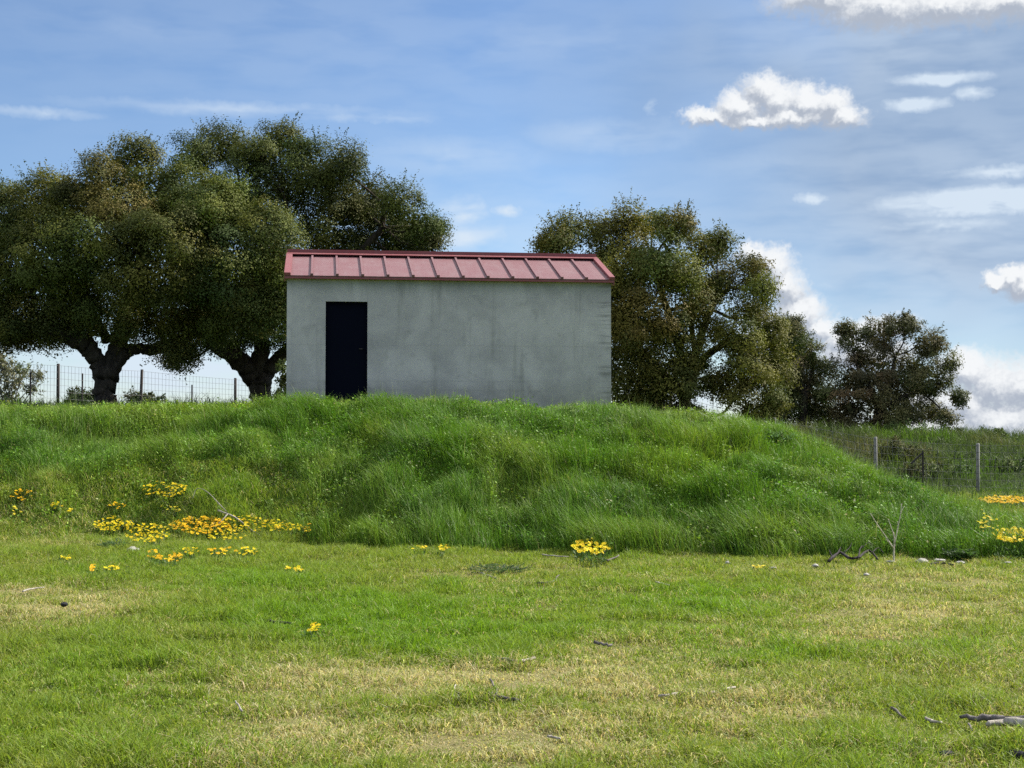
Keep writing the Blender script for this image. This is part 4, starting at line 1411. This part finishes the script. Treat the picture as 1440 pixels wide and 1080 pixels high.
stone("small black stone on the dry patch at the left", 90, 854, 4, M_stone_dark, 0.8)
stone("dark clod with pale top at the bottom right corner", 1432, 1068, 12, M_stone_dark, 0.5)
stone("grey black clod at the bottom edge left of the corner clod", 1330, 1068, 11, M_stone_dark, 0.35)

# ------------------------------------------------------------------ dead stalk and weeds
p = hit(1257, 795)
mb = MB()
D_ = p[1]


def sp(px, py, dy=0.0):
    return at(px, py, D_ + dy)


for pts, r0, r1 in (([(1257, 798), (1257, 775), (1258, 760), (1256, 748)], .012, .008), ([(1258, 765), (1262, 745), (1266, 725), (1268, 708)], .008, .004),
                    ([(1256, 770), (1246, 755), (1234, 738), (1224, 722)], .008, .004), ([(1256, 750), (1252, 738), (1249, 730)], .006, .003),
                    ([(1257, 772), (1251, 764), (1246, 758)], .006, .003), ([(1260, 752), (1263, 742), (1262, 733)], .005, .003), ([(1266, 725), (1269, 716), (1272, 712)], .004, .003)):
    S = spline(np.array([sp(a, b, 0.02 * i) for i, (a, b) in enumerate(pts)]), 4)
    mb.tube(S, np.linspace(r0, r1, len(S)), 6, wob=.1)
tag(mb.build("dead_stalk", M_stalk, smooth=True, origin=p), "tall branched dry grey stalk standing at the mound's foot", "dead plant")


def weed(label, px, py, hgt, spread, cols, n=40, leaf=(0.10, 0.03), up=0.6):
    p = hit(px, py)
    root = tag(empty("leafy_weed", p), label, "weed")
    st, lf = MB(), MB()
    for i in range(n):
        a = rng.uniform(0, 6.283)
        e = spread * math.sqrt(rng.uniform(0, 1))
        h = hgt * rng.uniform(0.35, 1.0) * (1 - 0.4 * e / spread)
        tip = np.array([math.cos(a) * e, math.sin(a) * e, h])
        st.tube(np.array([(tip[0] * .25, tip[1] * .25, -0.02), tip * (0.6, 0.6, 0.6), tip]), [.004, .003, .002], 4, col=(0.08, 0.13, 0.04), cap=False)
        for k in range(5):
            dv = np.array([math.cos(a + rng.normal(0, 1)), math.sin(a + rng.normal(0, 1)), up * rng.uniform(0.2, 1.6)])
            dv *= leaf[0] * rng.uniform(0.6, 1.3) / np.linalg.norm(dv)
            b = tip * rng.uniform(0.55, 1.0)
            sd = np.cross(dv, (0.1, 0, 1))
            sd *= leaf[1] * 0.5 * rng.uniform(.8, 1.3) / (np.linalg.norm(sd) + 1e-6)
            dr_ = np.array([0, 0, -0.2 * leaf[0]])
            c = np.array(cols[rng.integers(0, len(cols))]) * rng.uniform(0.75, 1.3)
            lf.faces([b, b + dv * 0.5 + sd, b + dv + dr_, b + dv * 0.5 - sd], [(0, 1, 2, 3)], c)
    st.build("stem", M_grass, root)
    lf.build("foliage", M_grass, root)
    return root


weed("dark broad leafed weed spreading at the mound's foot beside the flat pale stone", 1352, 791, 0.22, 0.26, [(0.04, 0.08, 0.025), (0.055, 0.10, 0.03)], 40, (0.10, 0.045))
weed("low dark grey green weed mat in the turf below the hut's middle", 700, 806, 0.13, 0.42, [(0.06, 0.10, 0.045), (0.05, 0.085, 0.04)], 90, (0.05, 0.018))
weed("grey green weed tuft beside the white stone under the flower patch", 162, 775, 0.20, 0.22, [(0.06, 0.11, 0.05), (0.07, 0.12, 0.06)], 46, (0.08, 0.02))
weed("pale green long leafed plant on the crest below the hut's right end", 794, 594, 0.30, 0.30, [(0.17, 0.24, 0.10), (0.14, 0.20, 0.09)], 36, (0.20, 0.03), 1.0)
weed("light green broad leafed weed on the slope below the door", 482, 596, 0.18, 0.20, [(0.11, 0.22, 0.03), (0.09, 0.19, 0.03)], 30, (0.11, 0.05))
weed("pale thin leafed plant halfway up the slope below the hut", 594, 640, 0.30, 0.14, [(0.16, 0.22, 0.11), (0.13, 0.19, 0.08)], 16, (0.18, 0.02), 1.2)
weed("silvery long leafed plant high on the right nose of the mound", 1085, 622, 0.22, 0.40, [(0.11, 0.19, 0.09), (0.09, 0.16, 0.07)], 50, (0.20, 0.025), 0.5)
weed("dark weed tuft at the foot of the slope left of the charred branch", 1040, 776, 0.16, 0.18, [(0.05, 0.09, 0.045), (0.06, 0.10, 0.05)], 40, (0.09, 0.03))
weed("small light green weed at the slope foot right of the two little tufts", 754, 747, 0.26, 0.14, [(0.10, 0.19, 0.03), (0.08, 0.16, 0.03)], 22, (0.11, 0.04))
